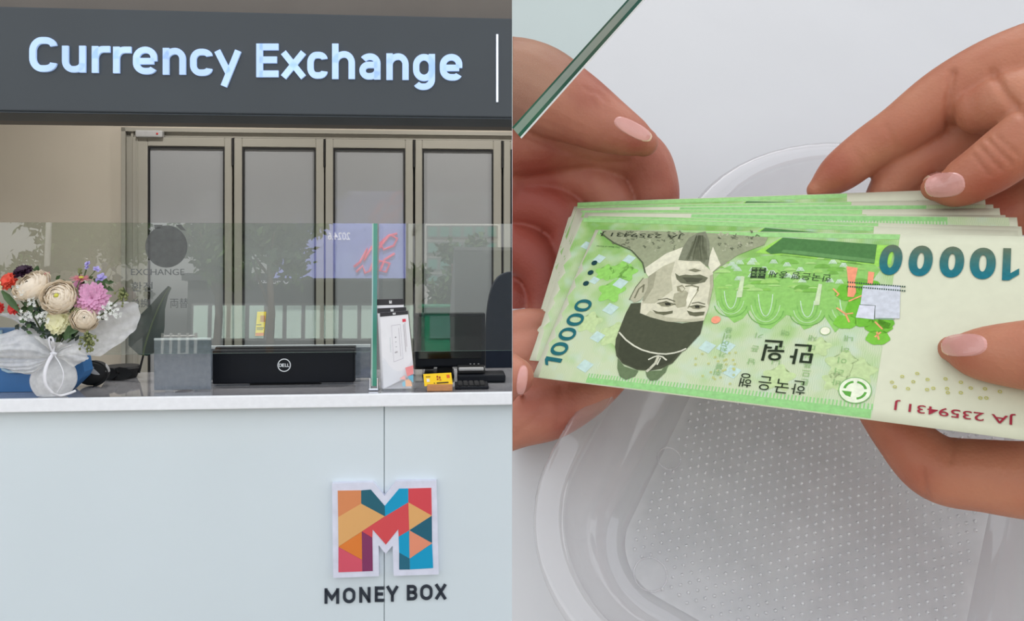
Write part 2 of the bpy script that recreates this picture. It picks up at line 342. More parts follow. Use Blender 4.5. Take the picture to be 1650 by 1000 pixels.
# ceiling lights inside
for i, (u, v) in enumerate([(-1.2, 3.1), (0.1, 3.1), (1.4, 3.1)]):
    t = thing('ceiling_light', 'round white ceiling light inside the booth, %s' % ['leftmost of three', 'middle one of three', 'rightmost of three'][i], 'light', (u, v, 2.70), group='ceiling lights in the booth')
    m = MB(); m.tube([(u, v, 2.75), (u, v, 2.715), (u, v, 2.71)], [.09, .09, .075], 24); m.build('housing', M['ceiling'], t)
    m = MB(); m.tube([(u, v, 2.712), (u, v, 2.706)], [.07, .07], 24); m.build('diffuser', mat('lamp_diffuser', (255, 244, 228), .5, emit=3), t)
    l = bpy.data.lights.new('lamp', 'AREA'); l.shape = 'DISK'; l.size = .14; l.energy = 13; l.color = (1, .97, .93); l.spread = R(170)
    lo = bpy.data.objects.new('lamp', l); COL.objects.link(lo); lo.location = shop2world((u, v, 2.70))

# ------------------------------------------------------------------ overhead sign
ul, ur = S(-260, 100, 2.4).x, S(1200, 100, 2.4).x
sg = thing('shop_sign', 'long dark grey fascia sign with glowing pale blue letters above the counter', 'sign', (0, 2.4, sg0))
MB().rbox((ul, 2.40, sg0), (ur, 2.555, sgt), .004, 2).build('sign_box', M['sign_grey'], sg)
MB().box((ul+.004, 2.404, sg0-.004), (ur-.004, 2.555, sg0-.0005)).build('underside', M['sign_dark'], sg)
LT = [('C',46.9,59.5,91,115.5),('u',99.7,73.5,137.5,116.5),('r',147.7,74,176.8,117),('r',182,75,211,117.6),('e',214,75,252.7,119.5),('n',262,77,299,120),('c',306,78.5,342,122),('y',347,81,386.7,139),
 ('E',412.8,70,448.5,124),('x',453.8,83,491.5,125.3),('c',495,83.3,527.6,126.4),('h',535,70,571.7,127),('a',579,85.8,613,127.8),('n',622.5,85.8,658.5,128.5),('g',665.5,86.8,701,144.6),('e',708.6,86.8,745,129.5)]
for ch, x0, y0, x1, y1 in LT:
    stroke_glyph(ch, x0, y0, x1, y1, 10.6 if ch.isupper() else 10.2, lambda x, y: (S(x, y, 2.392).x, S(x, y, 2.392).z), 2.392, 2.402).build('letter', M['sign_light'], sg)
u0, u1, w0, w1 = pxbox(799.6, 55, 803, 164, 2.392); MB().box((u0, 2.392, w0), (u1, 2.402, w1)).build('divider_bar', M['sign_bar'], sg)

# ------------------------------------------------------------------ counter
wt = S(412, 637, 2.2).z; wb = S(412, 658.5, 2.2).z; ucl, ucr = -1.75, 2.2; useam = S(619, 800, 2.24).x
ct = thing('service_counter', 'glossy white service counter with a thick white edge and grey stone top', 'counter', (0, 2.3, 0))
MB().rbox((ucl, 2.20, wb), (ucr, 2.215, wt), .003, 2).build('edge_strip', M['lip_white'], ct)
MB().box((ucl, 2.215, wb), (ucr, 2.66, wt-.0008)).build('countertop', M['stone_top'], ct)
MB().rbox((ucl, 2.24, .06), (useam-.0008, 2.27, wb), .0015, 1).build('front_panel', M['white_panel'], ct)
MB().rbox((useam+.0008, 2.24, .06), (ucr, 2.27, wb), .0015, 1).build('front_panel', M['white_panel'], ct)
MB().box((ucl+.02, 2.271, .0), (ucr-.02, 2.62, wb-.001)).build('carcass', M['plastic_grey'], ct)
MB().box((ucl, 2.26, 0), (ucr, 2.27, .058)).build('plinth', M['gasket'], ct)

# ------------------------------------------------------------------ emblem and name on the counter front
VE = 2.222
def ez(x, y, v=VE): p = S(500+x/4, 750+y/4, v); return (p.x, p.z)
em = thing('emblem_sign', 'raised white letter M emblem with coloured facets on the counter front', 'emblem', ez(480, 710)[:1]+(2.24, ez(480, 710)[1]))
out = [(140,115),(405,107),(478,195),(553,100),(813,97),(828,700),(538,710),(530,515),(485,568),(440,512),(442,712),(148,723)]
MB().prism([ez(*p) for p in out], VE, 2.24).build('backing_plate', M['emblem_white'], em)
FAC = [((225,142,92),[(177,160),(328,158),(328,243),(180,330)]),((232,176,110),[(328,243),(480,325),(182,520),(180,330)]),((30,100,118),[(328,158),(390,153),(480,258),(482,325),(328,243)]),
 ((0,160,205),[(480,258),(573,147),(632,146),(632,235),(482,325)]),((222,74,84),[(632,146),(780,142),(783,320),(632,235)]),((222,78,84),[(482,325),(632,235),(637,415),(570,455),(567,408),(487,507),(402,410),(400,462),(332,422)]),
 ((232,176,110),[(632,235),(783,320),(638,414)]),((28,98,120),[(783,322),(785,496),(640,415)]),((238,150,118),[(638,416),(785,498),(640,597)]),((0,160,205),[(570,456),(637,417),(640,597),(573,558)]),
 ((34,106,130),[(573,559),(640,598),(641,667),(573,668)]),((0,160,205),[(641,597),(785,500),(792,658),(642,667)]),((232,130,52),[(182,521),(332,423),(334,605)]),((222,88,108),[(182,523),(334,606),(335,680),(182,685)]),((136,54,100),[(332,423),(400,463),(403,677),(336,680)])]
for cc, poly in FAC: MB().prism([ez(*p) for p in poly], VE-.0012, VE+.001, col=cc).build('facet', M['paint'], em)
nm = thing('name_lettering', 'dark capital letters reading MONEY BOX under the M emblem', 'lettering', (ez(485, 890)[0], 2.24, ez(485, 890)[1]))
for ch, x0, y0, x1, y1 in [('M',522.8,948,546.3,972.5),('O',552.5,947,572.5,971.5),('N',578.8,946,597,970.7),('E',603.8,945,618.3,969.5),('Y',622.5,944,641.8,969),('B',655.5,942.5,672.5,967),('O',677,941.8,697,966.5),('X',700.8,941,719.5,965.5)]:
    stroke_glyph(ch, x0, y0, x1, y1, 4.7, lambda x, y: (S(x, y, 2.2365).x, S(x, y, 2.2365).z), 2.2365, 2.2405).build('letter', M['lettering'], nm)

# ------------------------------------------------------------------ glass screen on the counter
VG, LEAN = 2.275, R(2.2)
zg0 = S(412, 568.5, VG).z; zg1 = S(412, 359, VG).z
def pane(name, u0, u1, label):
    t = thing(name, label, 'glass', ((u0+u1)/2, VG, zg0)); k = math.tan(LEAN); th = .006
    m = MB(); h = zg1-zg0
    V = [(u0,VG,zg0),(u1,VG,zg0),(u1,VG+th,zg0),(u0,VG+th,zg0),(u0,VG+k*h,zg1),(u1,VG+k*h,zg1),(u1,VG+th+k*h,zg1),(u0,VG+th+k*h,zg1)]
    m.add(V, [(0,1,5,4)]); m.build('pane', M['pane_glass'], t)
    e = MB(); e.add(V, [(4,5,6,7),(0,3,2,1),(2,3,7,6)][:2]); e.add([V[0],V[3],V[7],V[4]], [(0,1,2,3)]); e.add([V[1],V[5],V[6],V[2]], [(0,1,2,3)])
    e.build('polished_edge', M['glass_edge_pale'], t); return t
uf = S(603, 500, VG).x
pl = pane('glass_screen', -1.6, uf-.006, 'wide clear glass screen over the counter left of the green fin')
pr = pane('glass_screen', uf+.012, 1.9, 'clear glass screen over the counter right of the green fin')
fin = thing('glass_fin', 'narrow upright glass fin with a green edge between the two screens', 'glass', (uf+.003, VG+.01, wt))
zf = S(603, 625, 2.25).z; hk = zg1-zg0
MB().add([(uf-.003,VG-.02,wt+.012),(uf+.008,VG-.02,wt+.012),(uf+.008,VG-.004+.014,zg1),(uf-.003,VG-.004+.014,zg1)], [(0,1,2,3)]).build('front_edge', M['glass_edge'], fin)
MB().add([(uf-.0065,VG-.02,wt+.012),(uf-.003,VG-.02,wt+.012),(uf-.003,VG+.01,zg1),(uf-.0065,VG+.01,zg1)], [(0,1,2,3)]).build('bevel', M['glass_edge_pale'], fin)
MB().add([(uf-.0065,VG-.02,wt+.012),(uf-.0065,VG+.2,wt+.012),(uf-.0065,VG+.2,zg1),(uf-.0065,VG+.01,zg1)], [(0,1,2,3)]).add([(uf+.008,VG-.02,wt+.012),(uf+.008,VG+.2,wt+.012),(uf+.008,VG+.2,zg1),(uf+.008,VG+.01,zg1)], [(0,1,2,3)]).build('pane', M['acrylic'], fin)
m = MB(); m.rbox((uf-.014, VG-.026, wt), (uf+.014, VG+.03, wt+.006), .002, 1).rbox((uf-.012, VG-.024, wt+.005), (uf-.0068, VG+.02, wt+.034), .0015, 1).rbox((uf+.0082, VG-.024, wt+.005), (uf+.013, VG+.02, wt+.034), .0015, 1)
m.build('clamp', M['chrome'], fin)
# sticker on the left pane: grey disc and three lines
def onpane(px, py):
    p = S(px, py, VG); k = math.tan(LEAN); r = ray(px, py)
    for _ in range(4): p = S(px, py, VG+k*(p.z-zg0)-.0012)
    return p
m = MB(); m.add([onpane(268+34*math.cos(a), 397-34*math.sin(a)) for a in [2*math.pi*i/48 for i in range(48)]], [tuple(range(48))])
m.add([onpane(*q) for q in [(248,362),(262,362),(258,368),(249,368)]], [(0,1,2,3)]); m.add([onpane(*q) for q in [(283,362),(292,362),(300,372),(291,370)]], [(0,1,2,3)])
m.build('disc_sticker', M['decal'], pl)
def decal_text(s, x0, y0, x1, y1):
    V, Fs, _ = text_mesh(s); m = MB(); m.add([onpane(x0+(x1-x0)*x, y1+(y0-y1)*y) for x, y in V], Fs); m.build('sticker_lettering', M['decal_text'], pl)
decal_text('EXCHANGE', 211, 433, 297, 443); decal_text('환전', 212, 454, 246, 469); decal_text('兑换', 212, 481, 240, 495); decal_text('両替', 274, 480, 303, 496)

# ------------------------------------------------------------------ things on the counter
# monitor seen from behind
VM = 2.37
u0, u1, w0, w1 = pxbox(342, 562, 571, 621, VM)
mo = thing('monitor', 'wide black monitor turned away with a round white logo on its back', 'monitor', ((u0+u1)/2, VM+.02, wt))
MB().rbox((u0, VM, wt+.004), (u1, VM+.03, w1), .004, 2).build('back_cover', M['black'], mo)
MB().rbox((u0-.001, VM+.031, w1-.022), (u1+.001, VM+.045, w1+.006), .002, 1).build('bezel', M['screen_black'], mo)
MB().rbox(((u0+u1)/2-.1, VM+.012, wt), ((u0+u1)/2+.1, VM+.06, wt+.0045), .001, 1).build('foot', M['black_matt'], mo)
lc = S(458, 588, VM); r1 = 10.4/F*VM; ring = MB(); n = 40
V = [(lc.x+r*math.cos(2*math.pi*i/n), VM-.0012, lc.z+r*math.sin(2*math.pi*i/n)) for r in (r1, r1*.86) for i in range(n)]
ring.add(V, [(i, (i+1) % n, n+(i+1) % n, n+i) for i in range(n)])
for ch, x0, x1, sk in [('D',449.8,454.4,0),('E',454.4,458.6,0),('L',459.6,462.6,0),('L',463,466.2,0)]:
    a0, a1, b0, b1 = pxbox(x0, 585.4, x1, 590.8, VM); glyph_solid(ring, ch, a0, a1, b0, b1, VM-.0012, VM-.0004, .02)
ring.build('logo', M['logo_white'], mo)
# frosted screens
u0, u1, w0, w1 = pxbox(248, 545, 340, 634, 2.29)
t = thing('acrylic_screen', 'low frosted grey acrylic screen left of the black monitor', 'screen', ((u0+u1)/2, 2.29, wt))
MB().rbox((u0, 2.29, wt+.003), (u1, 2.294, w1), .001, 1).build('sheet', M['frost'], t)
MB().rbox((u0, 2.289, w1-.004), (u1, 2.295, w1+.002), .0008, 1).build('top_edge', M['paper'], t)
for q in (u0+.03, u1-.05): MB().rbox((q, 2.284, wt), (q+.02, 2.30, wt+.012), .001, 1).build('foot', M['acrylic'], t)
u0, u1, w0, w1 = pxbox(341, 556, 597, 620, 2.46)
t = thing('acrylic_screen', 'low frosted grey acrylic screen behind the black monitor', 'screen', ((u0+u1)/2, 2.46, wt))
MB().rbox((u0-.05, 2.46, wt+.003), (u1, 2.464, w1), .001, 1).build('sheet', M['frost'], t)
MB().rbox((u0-.05, 2.459, w1-.006), (u1, 2.465, w1+.003), .0008, 1).build('top_edge', M['paper'], t)
for q in (u0, u1-.05): MB().rbox((q, 2.454, wt), (q+.02, 2.47, wt+.012), .001, 1).build('foot', M['acrylic'], t)
# pen
a = S(281, 629, 2.30); b = S(307, 622, 2.33)
m = MB(); z = wt+.004; m.tube([(a.x, 2.305, z), (a.x+.012, 2.31, z), (b.x, 2.34, z+.001), (b.x+.004, 2.342, z+.001)], [.001, .004, .004, .003], 10)
m.build('pen', M['black'], label='black pen lying on the counter in front of the monitor', cat='pen', smooth=True)
# yellow paper on the door glass
u0, u1, w0, w1 = pxbox(412, 502, 429, 541, VW-.035)
t = thing('yellow_notice', 'yellow paper notice with a red foot stuck to the second folding door', 'notice', ((u0+u1)/2, VW-.035, w0))
m = MB(); k = .012; V = [(u0-k*.2,VW-.036,w0),(u1-k,VW-.036,w0),(u1,VW-.036,w1),(u0+k*.6,VW-.036,w1)]
m.add(V+[(p[0], VW-.0305, p[2]) for p in V], [(0,1,2,3),(7,6,5,4),(0,4,5,1),(1,5,6,2),(2,6,7,3),(3,7,4,0)]); m.build('sheet', mat('notice_yellow', (255, 224, 0), .5, emit=0), t)
m = MB(); q = VW-.0375; u_ = (u1-u0); w_ = (w1-w0)
m.add([(u0,q,w0),(u1-k,q,w0),(u1-k+.001,q,w0+.13*w_),(u0,q,w0+.13*w_)], [(0,1,2,3)], (236,120,50)); m.add([(u0+.45*u_,q,w1-.42*w_),(u1-.1*u_,q,w1-.42*w_),(u1-.1*u_,q,w1-.15*w_),(u0+.45*u_,q,w1-.15*w_)], [(0,1,2,3)], (206,130,50))
for kk, ww in ((.55, .45), (.68, .7), (.74, .6)): m.add([(u0+.1*u_,q,w1-kk*w_),(u0+(.1+ww)*u_,q,w1-kk*w_),(u0+(.1+ww)*u_,q,w1-kk*w_+.004),(u0+.1*u_,q,w1-kk*w_+.004)], [(0,1,2,3)], (140,120,40))
m.build('print', M['print'], t)
# leaflet holder and leaflets
M['holder_clear'] = clear('holder_clear', (252, 253, 254), .02, .03, .3)
hv = 2.235
u0, u1, w0, w1 = pxbox(617, 575, 668, 628, hv)
hd = thing('leaflet_holder', 'clear acrylic leaflet holder with a wavy front beside the glass fin', 'holder', ((u0+u1)/2, hv+.02, wt))
ft = [(u0, wt+.001)]+[(u1, wt+.001)]+[(S(668-(668-617)*i/16, 576+22*math.sin(math.pi*min(1, max(0, (i/16-.05)/.9)))**.8, hv).x, S(640, 576+22*math.sin(math.pi*min(1, max(0, (i/16-.05)/.9)))**.8, hv).z) for i in range(17)]
MB().prism(ft, hv, hv+.002).build('front_pocket', M['holder_clear'], hd)
m = MB(); m.box((u0, hv, wt), (u1, hv+.05, wt+.002)).box((u0-.002, hv, wt), (u0, hv+.05, w1-.01)).box((u1, hv, wt), (u1+.002, hv+.05, w1-.01)).box((u0-.01, hv+.05, wt), (u1, hv+.052, w1+.14)); m.build('body', M['holder_clear'], hd)
m = MB(); pc = lambda x, y: (S(x, y, hv).x, hv-.0008, S(x, y, hv).z)
for cc, poly in [((244,150,150),[(653,592),(666,588),(666,604),(656,606)]),((120,190,215),[(657,606),(666,602),(666,616),(660,612)]),((248,196,160),[(653,612),(662,610),(664,622),(654,622)]),((250,190,185),[(644,610),(652,604),(654,612)]),((150,205,225),[(648,616),(653,613),(653,622),(649,622)])]:
    m.add([pc(*p) for p in poly], [tuple(range(len(poly)))], cc)
m.build('print', M['print'], hd)
def leaflet(pts, band, vq, label, marks):
    """pts: four corners, band: share of the height that is black at the top"""
    P = [S(x, y, vq) for x, y in pts]; P[2] = S(*pts[2], vq-.009); P[3] = S(*pts[3], vq-.009)
    for i in (2, 3): P[i].z = max(P[i].z, wt+.0035)
    t = thing('leaflet', label, 'leaflet', ((P[3]+P[2])/2), group=None)
    d = Vector((0, .0012, 0)); m = MB(); m.add(P+[p+d for p in P], [(0,1,2,3),(7,6,5,4),(0,4,5,1),(1,5,6,2),(2,6,7,3),(3,7,4,0)]); m.build('sheet', M['paper'], t)
    g = Vector((0, -.0007, 0)); lp = lambda a, b: P[0].lerp(P[1], a).lerp(P[3].lerp(P[2], a), b)+g
    m = MB(); m.add([lp(0,0),lp(1,0),lp(1,band),lp(0,band)], [(0,1,2,3)], (44,42,46)); h = Vector((0,-.0005,0))
    for a, b, c_, d_, cc in [(.46,.25*band,.5,.75*band,(225,225,225)),(.52,.25*band,.56,.75*band,(225,225,225)),(.5,.45*band,.54,.75*band,(225,225,225))]+marks:
        m.add([lp(a,b)+h,lp(c_,b)+h,lp(c_,d_)+h,lp(a,d_)+h], [(0,1,2,3)], cc)
    m.build('print', M['print'], t)
leaflet([(607,482),(650,481),(657,627),(614,627)], .068, hv+.044, 'white leaflet with a dark top band at the back of the holder', [])
leaflet([(608,496.5),(654,494.5),(663,627),(616,627)], .062, hv+.032, 'white leaflet with a dark top band in the middle of the holder', [])
mk = [(.78,.12,.90,.165,(222,60,80)),(.80,.2,.815,.62,(170,160,165)),(.85,.18,.865,.55,(195,185,190)),(.38,.19,.70,.195,(190,185,195)),(.38,.70,.70,.705,(190,185,195)),(.38,.19,.388,.70,(190,185,195)),(.692,.19,.70,.70,(190,185,195)),(.62,.24,.635,.66,(205,200,205)),(.30,.35,.315,.56,(205,215,215)),(.48,.36,.52,.375,(120,120,125)),(.48,.43,.52,.44,(170,170,175)),(.48,.50,.52,.51,(170,170,175)),(.44,.57,.53,.59,(180,175,180))]
leaflet([(612,503.5),(657,500.5),(667,602),(618,626)], .055, hv+.016, 'white leaflet with a red mark and fine print at the front of the holder', mk)
# yellow card in a wooden block
cv = 2.225
u0, u1, w0, w1 = pxbox(688, 619, 729, 630, cv)
t = thing('card_stand', 'small yellow card standing in a pale wooden block on the counter', 'card stand', ((u0+u1)/2, cv+.01, wt))
MB().rbox((u0, cv, wt), (u1, cv+.03, w1), .002, 2).build('wooden_block', M['wood'], t)
P = [S(682,602.5,cv+.012), S(727,600,cv+.012), S(729.5,619,cv+.006), S(684,622,cv+.006)]; d = Vector((0,.001,0))
MB().add(P+[p+d for p in P], [(0,1,2,3),(7,6,5,4),(0,4,5,1),(1,5,6,2),(2,6,7,3),(3,7,4,0)]).build('card', M['yellow'], t)
m = MB(); lp = lambda a, b: P[0].lerp(P[1], a).lerp(P[3].lerp(P[2], a), b)+Vector((0,-.0006,0))
for a, b, c_, d_, cc in [(.08,.2,.24,.28,(150,110,20)),(.10,.40,.20,.66,(236,230,220)),(.46,.2,.52,.36,(170,70,20)),(.54,.26,.6,.46,(170,70,20)),(.46,.42,.52,.56,(170,70,20)),(.55,.52,.62,.6,(170,70,20)),(.82,.16,.93,.44,(232,110,40)),(.34,.76,.38,.84,(90,70,10)),(.44,.74,.86,.86,(90,70,10))]:
    m.add([lp(a,b),lp(c_,b),lp(c_,d_),lp(a,d_)], [(0,1,2,3)], cc)
m.build('print', M['print'], t)
# payment terminal screen
VT = 2.47
u0, u1, w0, w1 = pxbox(667, 504, 782, 592, VT)
t = thing('point_of_sale_monitor', 'black point of sale monitor with a thick lower bezel on the counter', 'monitor', ((u0+u1)/2, VT+.05, wt))
MB().rbox((u0, VT, w0), (u1, VT+.03, w1), .005, 2).build('housing', M['black'], t)
MB().rbox((u0+.012, VT-.002, w0+.026), (u1-.012, VT+.004, w1-.01), .001, 1).build('screen', M['screen_black'], t)
m = MB(); pz = S(760, 586, VT).z
for x in (758, 764, 771): m.ell((S(x, 580, VT).x, VT-.001, pz), (.003, .002, .0015))
m.build('button', M['plastic_grey'], t)
MB().rbox((u0+.07, VT+.02, wt+.01), (u1-.10, VT+.06, w0+.05), .004, 2).build('neck', M['black_matt'], t)
MB().rbox((u0+.03, VT-.02, wt), (u1-.095, VT+.11, wt+.012), .004, 2).build('base', M['black'], t)
MB().rbox((u0-.002, VT+.035, wt+.02), (u0+.06, VT+.08, w0+.015), .004, 2).build('cable_box', M['black_matt'], t)
# receipt printer
u0, u1, w0, w1 = pxbox(737, 593, 815, 622, 2.36)
t = thing('receipt_printer', 'low black receipt printer behind the keypad on the counter', 'printer', ((u0+u1)/2, 2.40, wt))
MB().rbox((u0+.0, 2.36, wt), (u1, 2.446, wt+.024), .006, 3).build('body', M['black'], t)
MB().rbox((u0+.0, 2.375, wt+.0245), (u1-.06, 2.446, w1), .004, 2).build('lid', M['black_matt'], t)
MB().rbox((u0+.004, 2.37, w1-.008), (u1-.064, 2.385, w1+.001), .002, 1).build('paper_slot', M['plastic_grey'], t)
# keypad
u0, u1, w0, w1 = pxbox(733, 612, 787, 627, 2.28)
t = thing('keypad', 'flat black numeric keypad next to the yellow card', 'keypad', ((u0+u1)/2, 2.28, wt))
m = MB(); m.rbox((u0, 2.25, wt), (u1, 2.34, wt+.008), .002, 2); m.build('body', M['black'], t)
for i in range(5):
    for j in range(4):
        a = u0+.008+(u1-u0-.016)*i/5; b = 2.258+.019*j
        MB().rbox((a, b, wt+.0075), (a+(u1-u0-.016)/5-.003, b+.015, wt+.012), .001, 1).build('key', M['black_matt'], t)
# added office chair behind; its dark back stands in for a reflected silhouette
cv = 2.98; u0, u1, w0, w1 = pxbox(783, 437, 905, 640, cv)
t = thing('added_chair', 'dark navy office chair with a rounded back behind the counter', 'chair', ((u0+u1)/2, cv, 0))
pts = []
for i in range(40):
    a = 2*math.pi*i/40; ca, sa = math.cos(a), math.sin(a)
    pts.append(((u0+u1)/2+(u1-u0)/2*math.copysign(abs(ca)**.5, ca), (w1+.72)/2+(w1-.72)/2*math.copysign(abs(sa)**.6, sa)))
MB().prism(pts, cv, cv+.07).build('backrest', M['navy'], t)
MB().rbox((u0+.01, cv-.03+.08, .42), (u1-.01, cv+.5, .5), .03, 3).build('seat', M['navy'], t)
MB().rbox(((u0+u1)/2-.03, cv+.07, .4), ((u0+u1)/2+.03, cv+.1, 1.0), .005, 1).build('spine', M['black'], t)
MB().tube([((u0+u1)/2, cv+.27, .07), ((u0+u1)/2, cv+.27, .42)], .03, 12).build('post', M['chrome'], t)
for i in range(5):
    a = 2*math.pi*i/5+.3; c_ = ((u0+u1)/2, cv+.27)
    MB().tube([(c_[0], c_[1], .09), (c_[0]+.26*math.cos(a), c_[1]+.26*math.sin(a), .06)], [.025, .016], 8).ell((c_[0]+.26*math.cos(a), c_[1]+.26*math.sin(a), .026), (.026, .026, .026)).build('leg', M['black'], t)
# blue box at the left
u0, u1 = S(-40, 600, 2.31).x, S(136, 600, 2.31).x; w1 = S(50, 530, 2.31).z
t = thing('blue_box', 'blue storage box with a pale rounded rim behind the bouquet', 'box', ((u0+u1)/2, 2.335, wt))
prof = [(u0, wt), (u1-.045, wt), (u1-.008, S(0, 610, 2.31).z), (u1, S(0, 600, 2.31).z), (u1-.02, w1), (u0, w1)]
MB().prism(prof, 2.31, 2.365).build('body', M['blue_box'], t)
ra = S(2, 540, 2.308); rb = S(60, 598, 2.308)
m = MB(); m.tube([(ra.x, 2.306, w1-.002), (ra.x, 2.306, rb.z+.02), (ra.x+.006, 2.306, rb.z+.006), (ra.x+.02, 2.306, rb.z), (rb.x+.09, 2.306, rb.z)], .0042, 8); m.build('rim', M['blue_rim'], t, smooth=True)
# black and white round pouch
pm, n_, o_ = nodes('patched_fabric'); L_ = n_.links.new
p_ = n_.nodes.new('ShaderNodeBsdfPrincipled'); vo = n_.nodes.new('ShaderNodeTexVoronoi'); vo.inputs['Scale'].default_value = 30; tc_ = n_.nodes.new('ShaderNodeTexCoord'); L_(tc_.outputs['Object'], vo.inputs['Vector'])
rp = n_.nodes.new('ShaderNodeValToRGB'); rp.color_ramp.interpolation = 'CONSTANT'; rp.color_ramp.elements[0].color = (*lin((16,17,20)), 1); e_ = rp.color_ramp.elements[1]; e_.position = .42; e_.color = (*lin((160,160,162)), 1)
sp_ = n_.nodes.new('ShaderNodeSeparateColor'); L_(vo.outputs['Color'], sp_.inputs[0]); L_(sp_.outputs[0], rp.inputs[0]); L_(rp.outputs[0], p_.inputs['Base Color']); L_(p_.outputs[0], o_.inputs[0]); p_.inputs['Roughness'].default_value = .7
c0 = S(149, 605, 2.40); rr = 25/F*2.40
t = thing('round_pouch', 'round black and white pouch between the blue box and the plant', 'pouch', (c0.x, 2.41, wt))
MB().ell((c0.x, 2.405, wt+rr*.78), (rr, .03, rr*.78), 12, rot=Matrix.Rotation(R(-8), 3, 'Y')).build('body', pm, t, smooth=True)
m = MB(); m.tube([(c0.x+rr*1.0*math.cos(a), 2.388, wt+rr*.78*(1+.99*math.sin(a))) for a in [R(-80+8*i) for i in range(24)]], .0025, 6); m.build('piping', M['black_matt'], t)
# big leaved plant in a low black pot
pv = 2.55; pc0 = S(196, 620, pv)
t = thing('potted_plant', 'rubber plant with one big dark leaf in a low black pot', 'plant', (pc0.x, pv, wt))
m = MB(); m.tube([(pc0.x, pv, wt), (pc0.x, pv, wt+.03), (pc0.x, pv, wt+.036)], [.042, .055, .05], 24); m.build('pot', M['black_matt'], t, smooth=False)
m = MB(); s0 = S(220, 626, pv); s1 = S(231, 572, pv)
m.tube([(s0.x, pv, wt+.02), S(224, 600, pv), s1, S(238, 556, pv)], [.004, .0035, .003, .002], 8); m.build('stem', M['black_matt'], t)
def leaf_blade(m, axis, width, cup=.25, nv=Vector((0, -1, 0))):
    """a blade along the points of axis with half widths; folded about its midrib"""
    V = []; Fs = []; k = len(axis)
    for i, (p, wd) in enumerate(zip(axis, width)):
        p = Vector(p); tan = (Vector(axis[min(i+1, k-1)])-Vector(axis[max(i-1, 0)])).normalized(); side = tan.cross(nv).normalized()
        for q in (-1, -.5, 0, .5, 1): V.append(p+side*wd*q-nv*(-abs(q)*wd*cup))
    for i in range(k-1):
        for j in range(4): Fs.append((i*5+j, i*5+j+1, (i+1)*5+j+1, (i+1)*5+j))
    m.add(V, Fs); return m
ax = [S(x, y, pv-.02) for x, y in [(231,572),(233,560),(238,542),(246,518),(256,494),(266,474),(274,462)]]
leaf_blade(MB(), ax, [.012,.044,.052,.042,.022,.011,.006], .3).build('leaf', M['leaf_dark'], t, smooth=True)
m = MB(); m.tube(ax, [.003,.003,.0028,.0022,.002,.0015,.001], 6); m.build('midrib', M['stem'], t)
for q in [((192,622),(186,606),(193,604),(205,612),(212,624)), ((172,600),(165,612),(170,622),(182,625),(190,624))]:
    ax2 = [Vector((p.x, p.y, max(p.z, wt+.02))) for p in (S(x, y, pv-.055) for x, y in q)]
    leaf_blade(MB(), ax2, [.004,.016,.02,.016,.004], .2).build('leaf', M['black_matt'], t, smooth=True)

# ------------------------------------------------------------------ bouquet on the counter
bq = thing('flower_bouquet', 'mixed flower bouquet in a white translucent wrap with a white ribbon on the counter', 'bouquet', (S(84, 638, 2.225).x, 2.235, wt))
def basis(nv):
    nv = Vector(nv).normalized(); a = nv.cross(Vector((0, .3, 1))).normalized(); return a, nv.cross(a), nv
def patch_flower(c, nv, r, m, layers, heart=None, squash=.75, ruff=.04, name='ranunculus'):
    """overlapping cupped petals in rings around the axis nv"""
    a, b, n = basis(nv); mb = MB()
    for li in range(layers):
        f = li/(layers-1); rho = r*(.58+.42*f); npet = 3+int(li*.6); top = math.asin(min(.99, (.04+.94*f)/(.58+.42*f))); w = 2*math.pi/npet*.68; ph0 = rng.uniform(0, 6.3)
        for k in range(npet):
            ph = ph0+2*math.pi*k/npet; jit = rng.uniform(.94, 1.05); V = []
            for i in range(5):
                th = 2.2+(top-2.2)*i/4
                for j in range(7):
                    q = (j/6-.5)*2; rr = rho*jit*(1+ruff*math.sin(5*q+li+k)*(i/4))*(1+.10*(i/4)**3)
                    t2 = th+.22*q*q*(i/4); p = ph+q*w
                    s, cz = math.sin(t2), math.cos(t2)
                    V.append(Vector(c)+(a*math.cos(p)*s+b*math.sin(p)*s)*rr+n*cz*rr*squash)
            mb.add(V, [(i*7+j, i*7+j+1, i*7+j+8, i*7+j+7) for i in range(4) for j in range(6)])
    o = mb.build(name, m, bq, smooth=True)
    if heart: MB().ell(Vector(c)+Vector(n)*r*.40, (r*.15, r*.15, r*.15)).build('heart', heart, o, smooth=True)
    return o
def ray_flower(c, nv, r, m, layers, per, wid, name, heart=None, frill=0, rise=.5):
    """narrow petals radiating in rings (dahlia, carnation, daisy)"""
    a, b, n = basis(nv); mb = MB()
    for li in range(layers):
        el = rise*(1-li/max(1, layers-1))*1.3 if layers > 1 else rise
        L = r*(1-.35*(1-li/max(1, layers-1))) if layers > 1 else r
        for k in range(per):
            ph = 2*math.pi*(k+.5*(li % 2)+rng.uniform(-.2, .2))/per; el2 = el+rng.uniform(-.15, .15)
            d = (a*math.cos(ph)+b*math.sin(ph)); s = -a*math.sin(ph)+b*math.cos(ph); V = []
            for i in range(5):
                t = i/4; ww = wid*r*(math.sin(math.pi*(.12+.78*t)))*(1 if not frill else (.5+t*.9)); e = el2*(1-.5*t)
                p = Vector(c)+d*(L*t*math.cos(e))+n*(L*t*math.sin(e)+.06*r)
                for j in (-1, 0, 1):
                    z = -.25*ww*(1-abs(j))+(frill*r*math.sin(9*j+k*2+li)*t if frill else 0)
                    V.append(p+s*ww*j+n*z+d*(frill*r*.6*rng.uniform(-1, 1) if frill and i == 4 else 0))
            mb.add(V, [(i*3+j, i*3+j+1, i*3+j+4, i*3+j+3) for i in range(4) for j in range(2)])
    o = mb.build(name, m, bq, smooth=not frill)
    if heart: MB().ell(Vector(c)+n*r*.12, (r*.22, r*.22, r*.16)).build('heart', heart, o, smooth=True)
    return o
K = 2.2/F
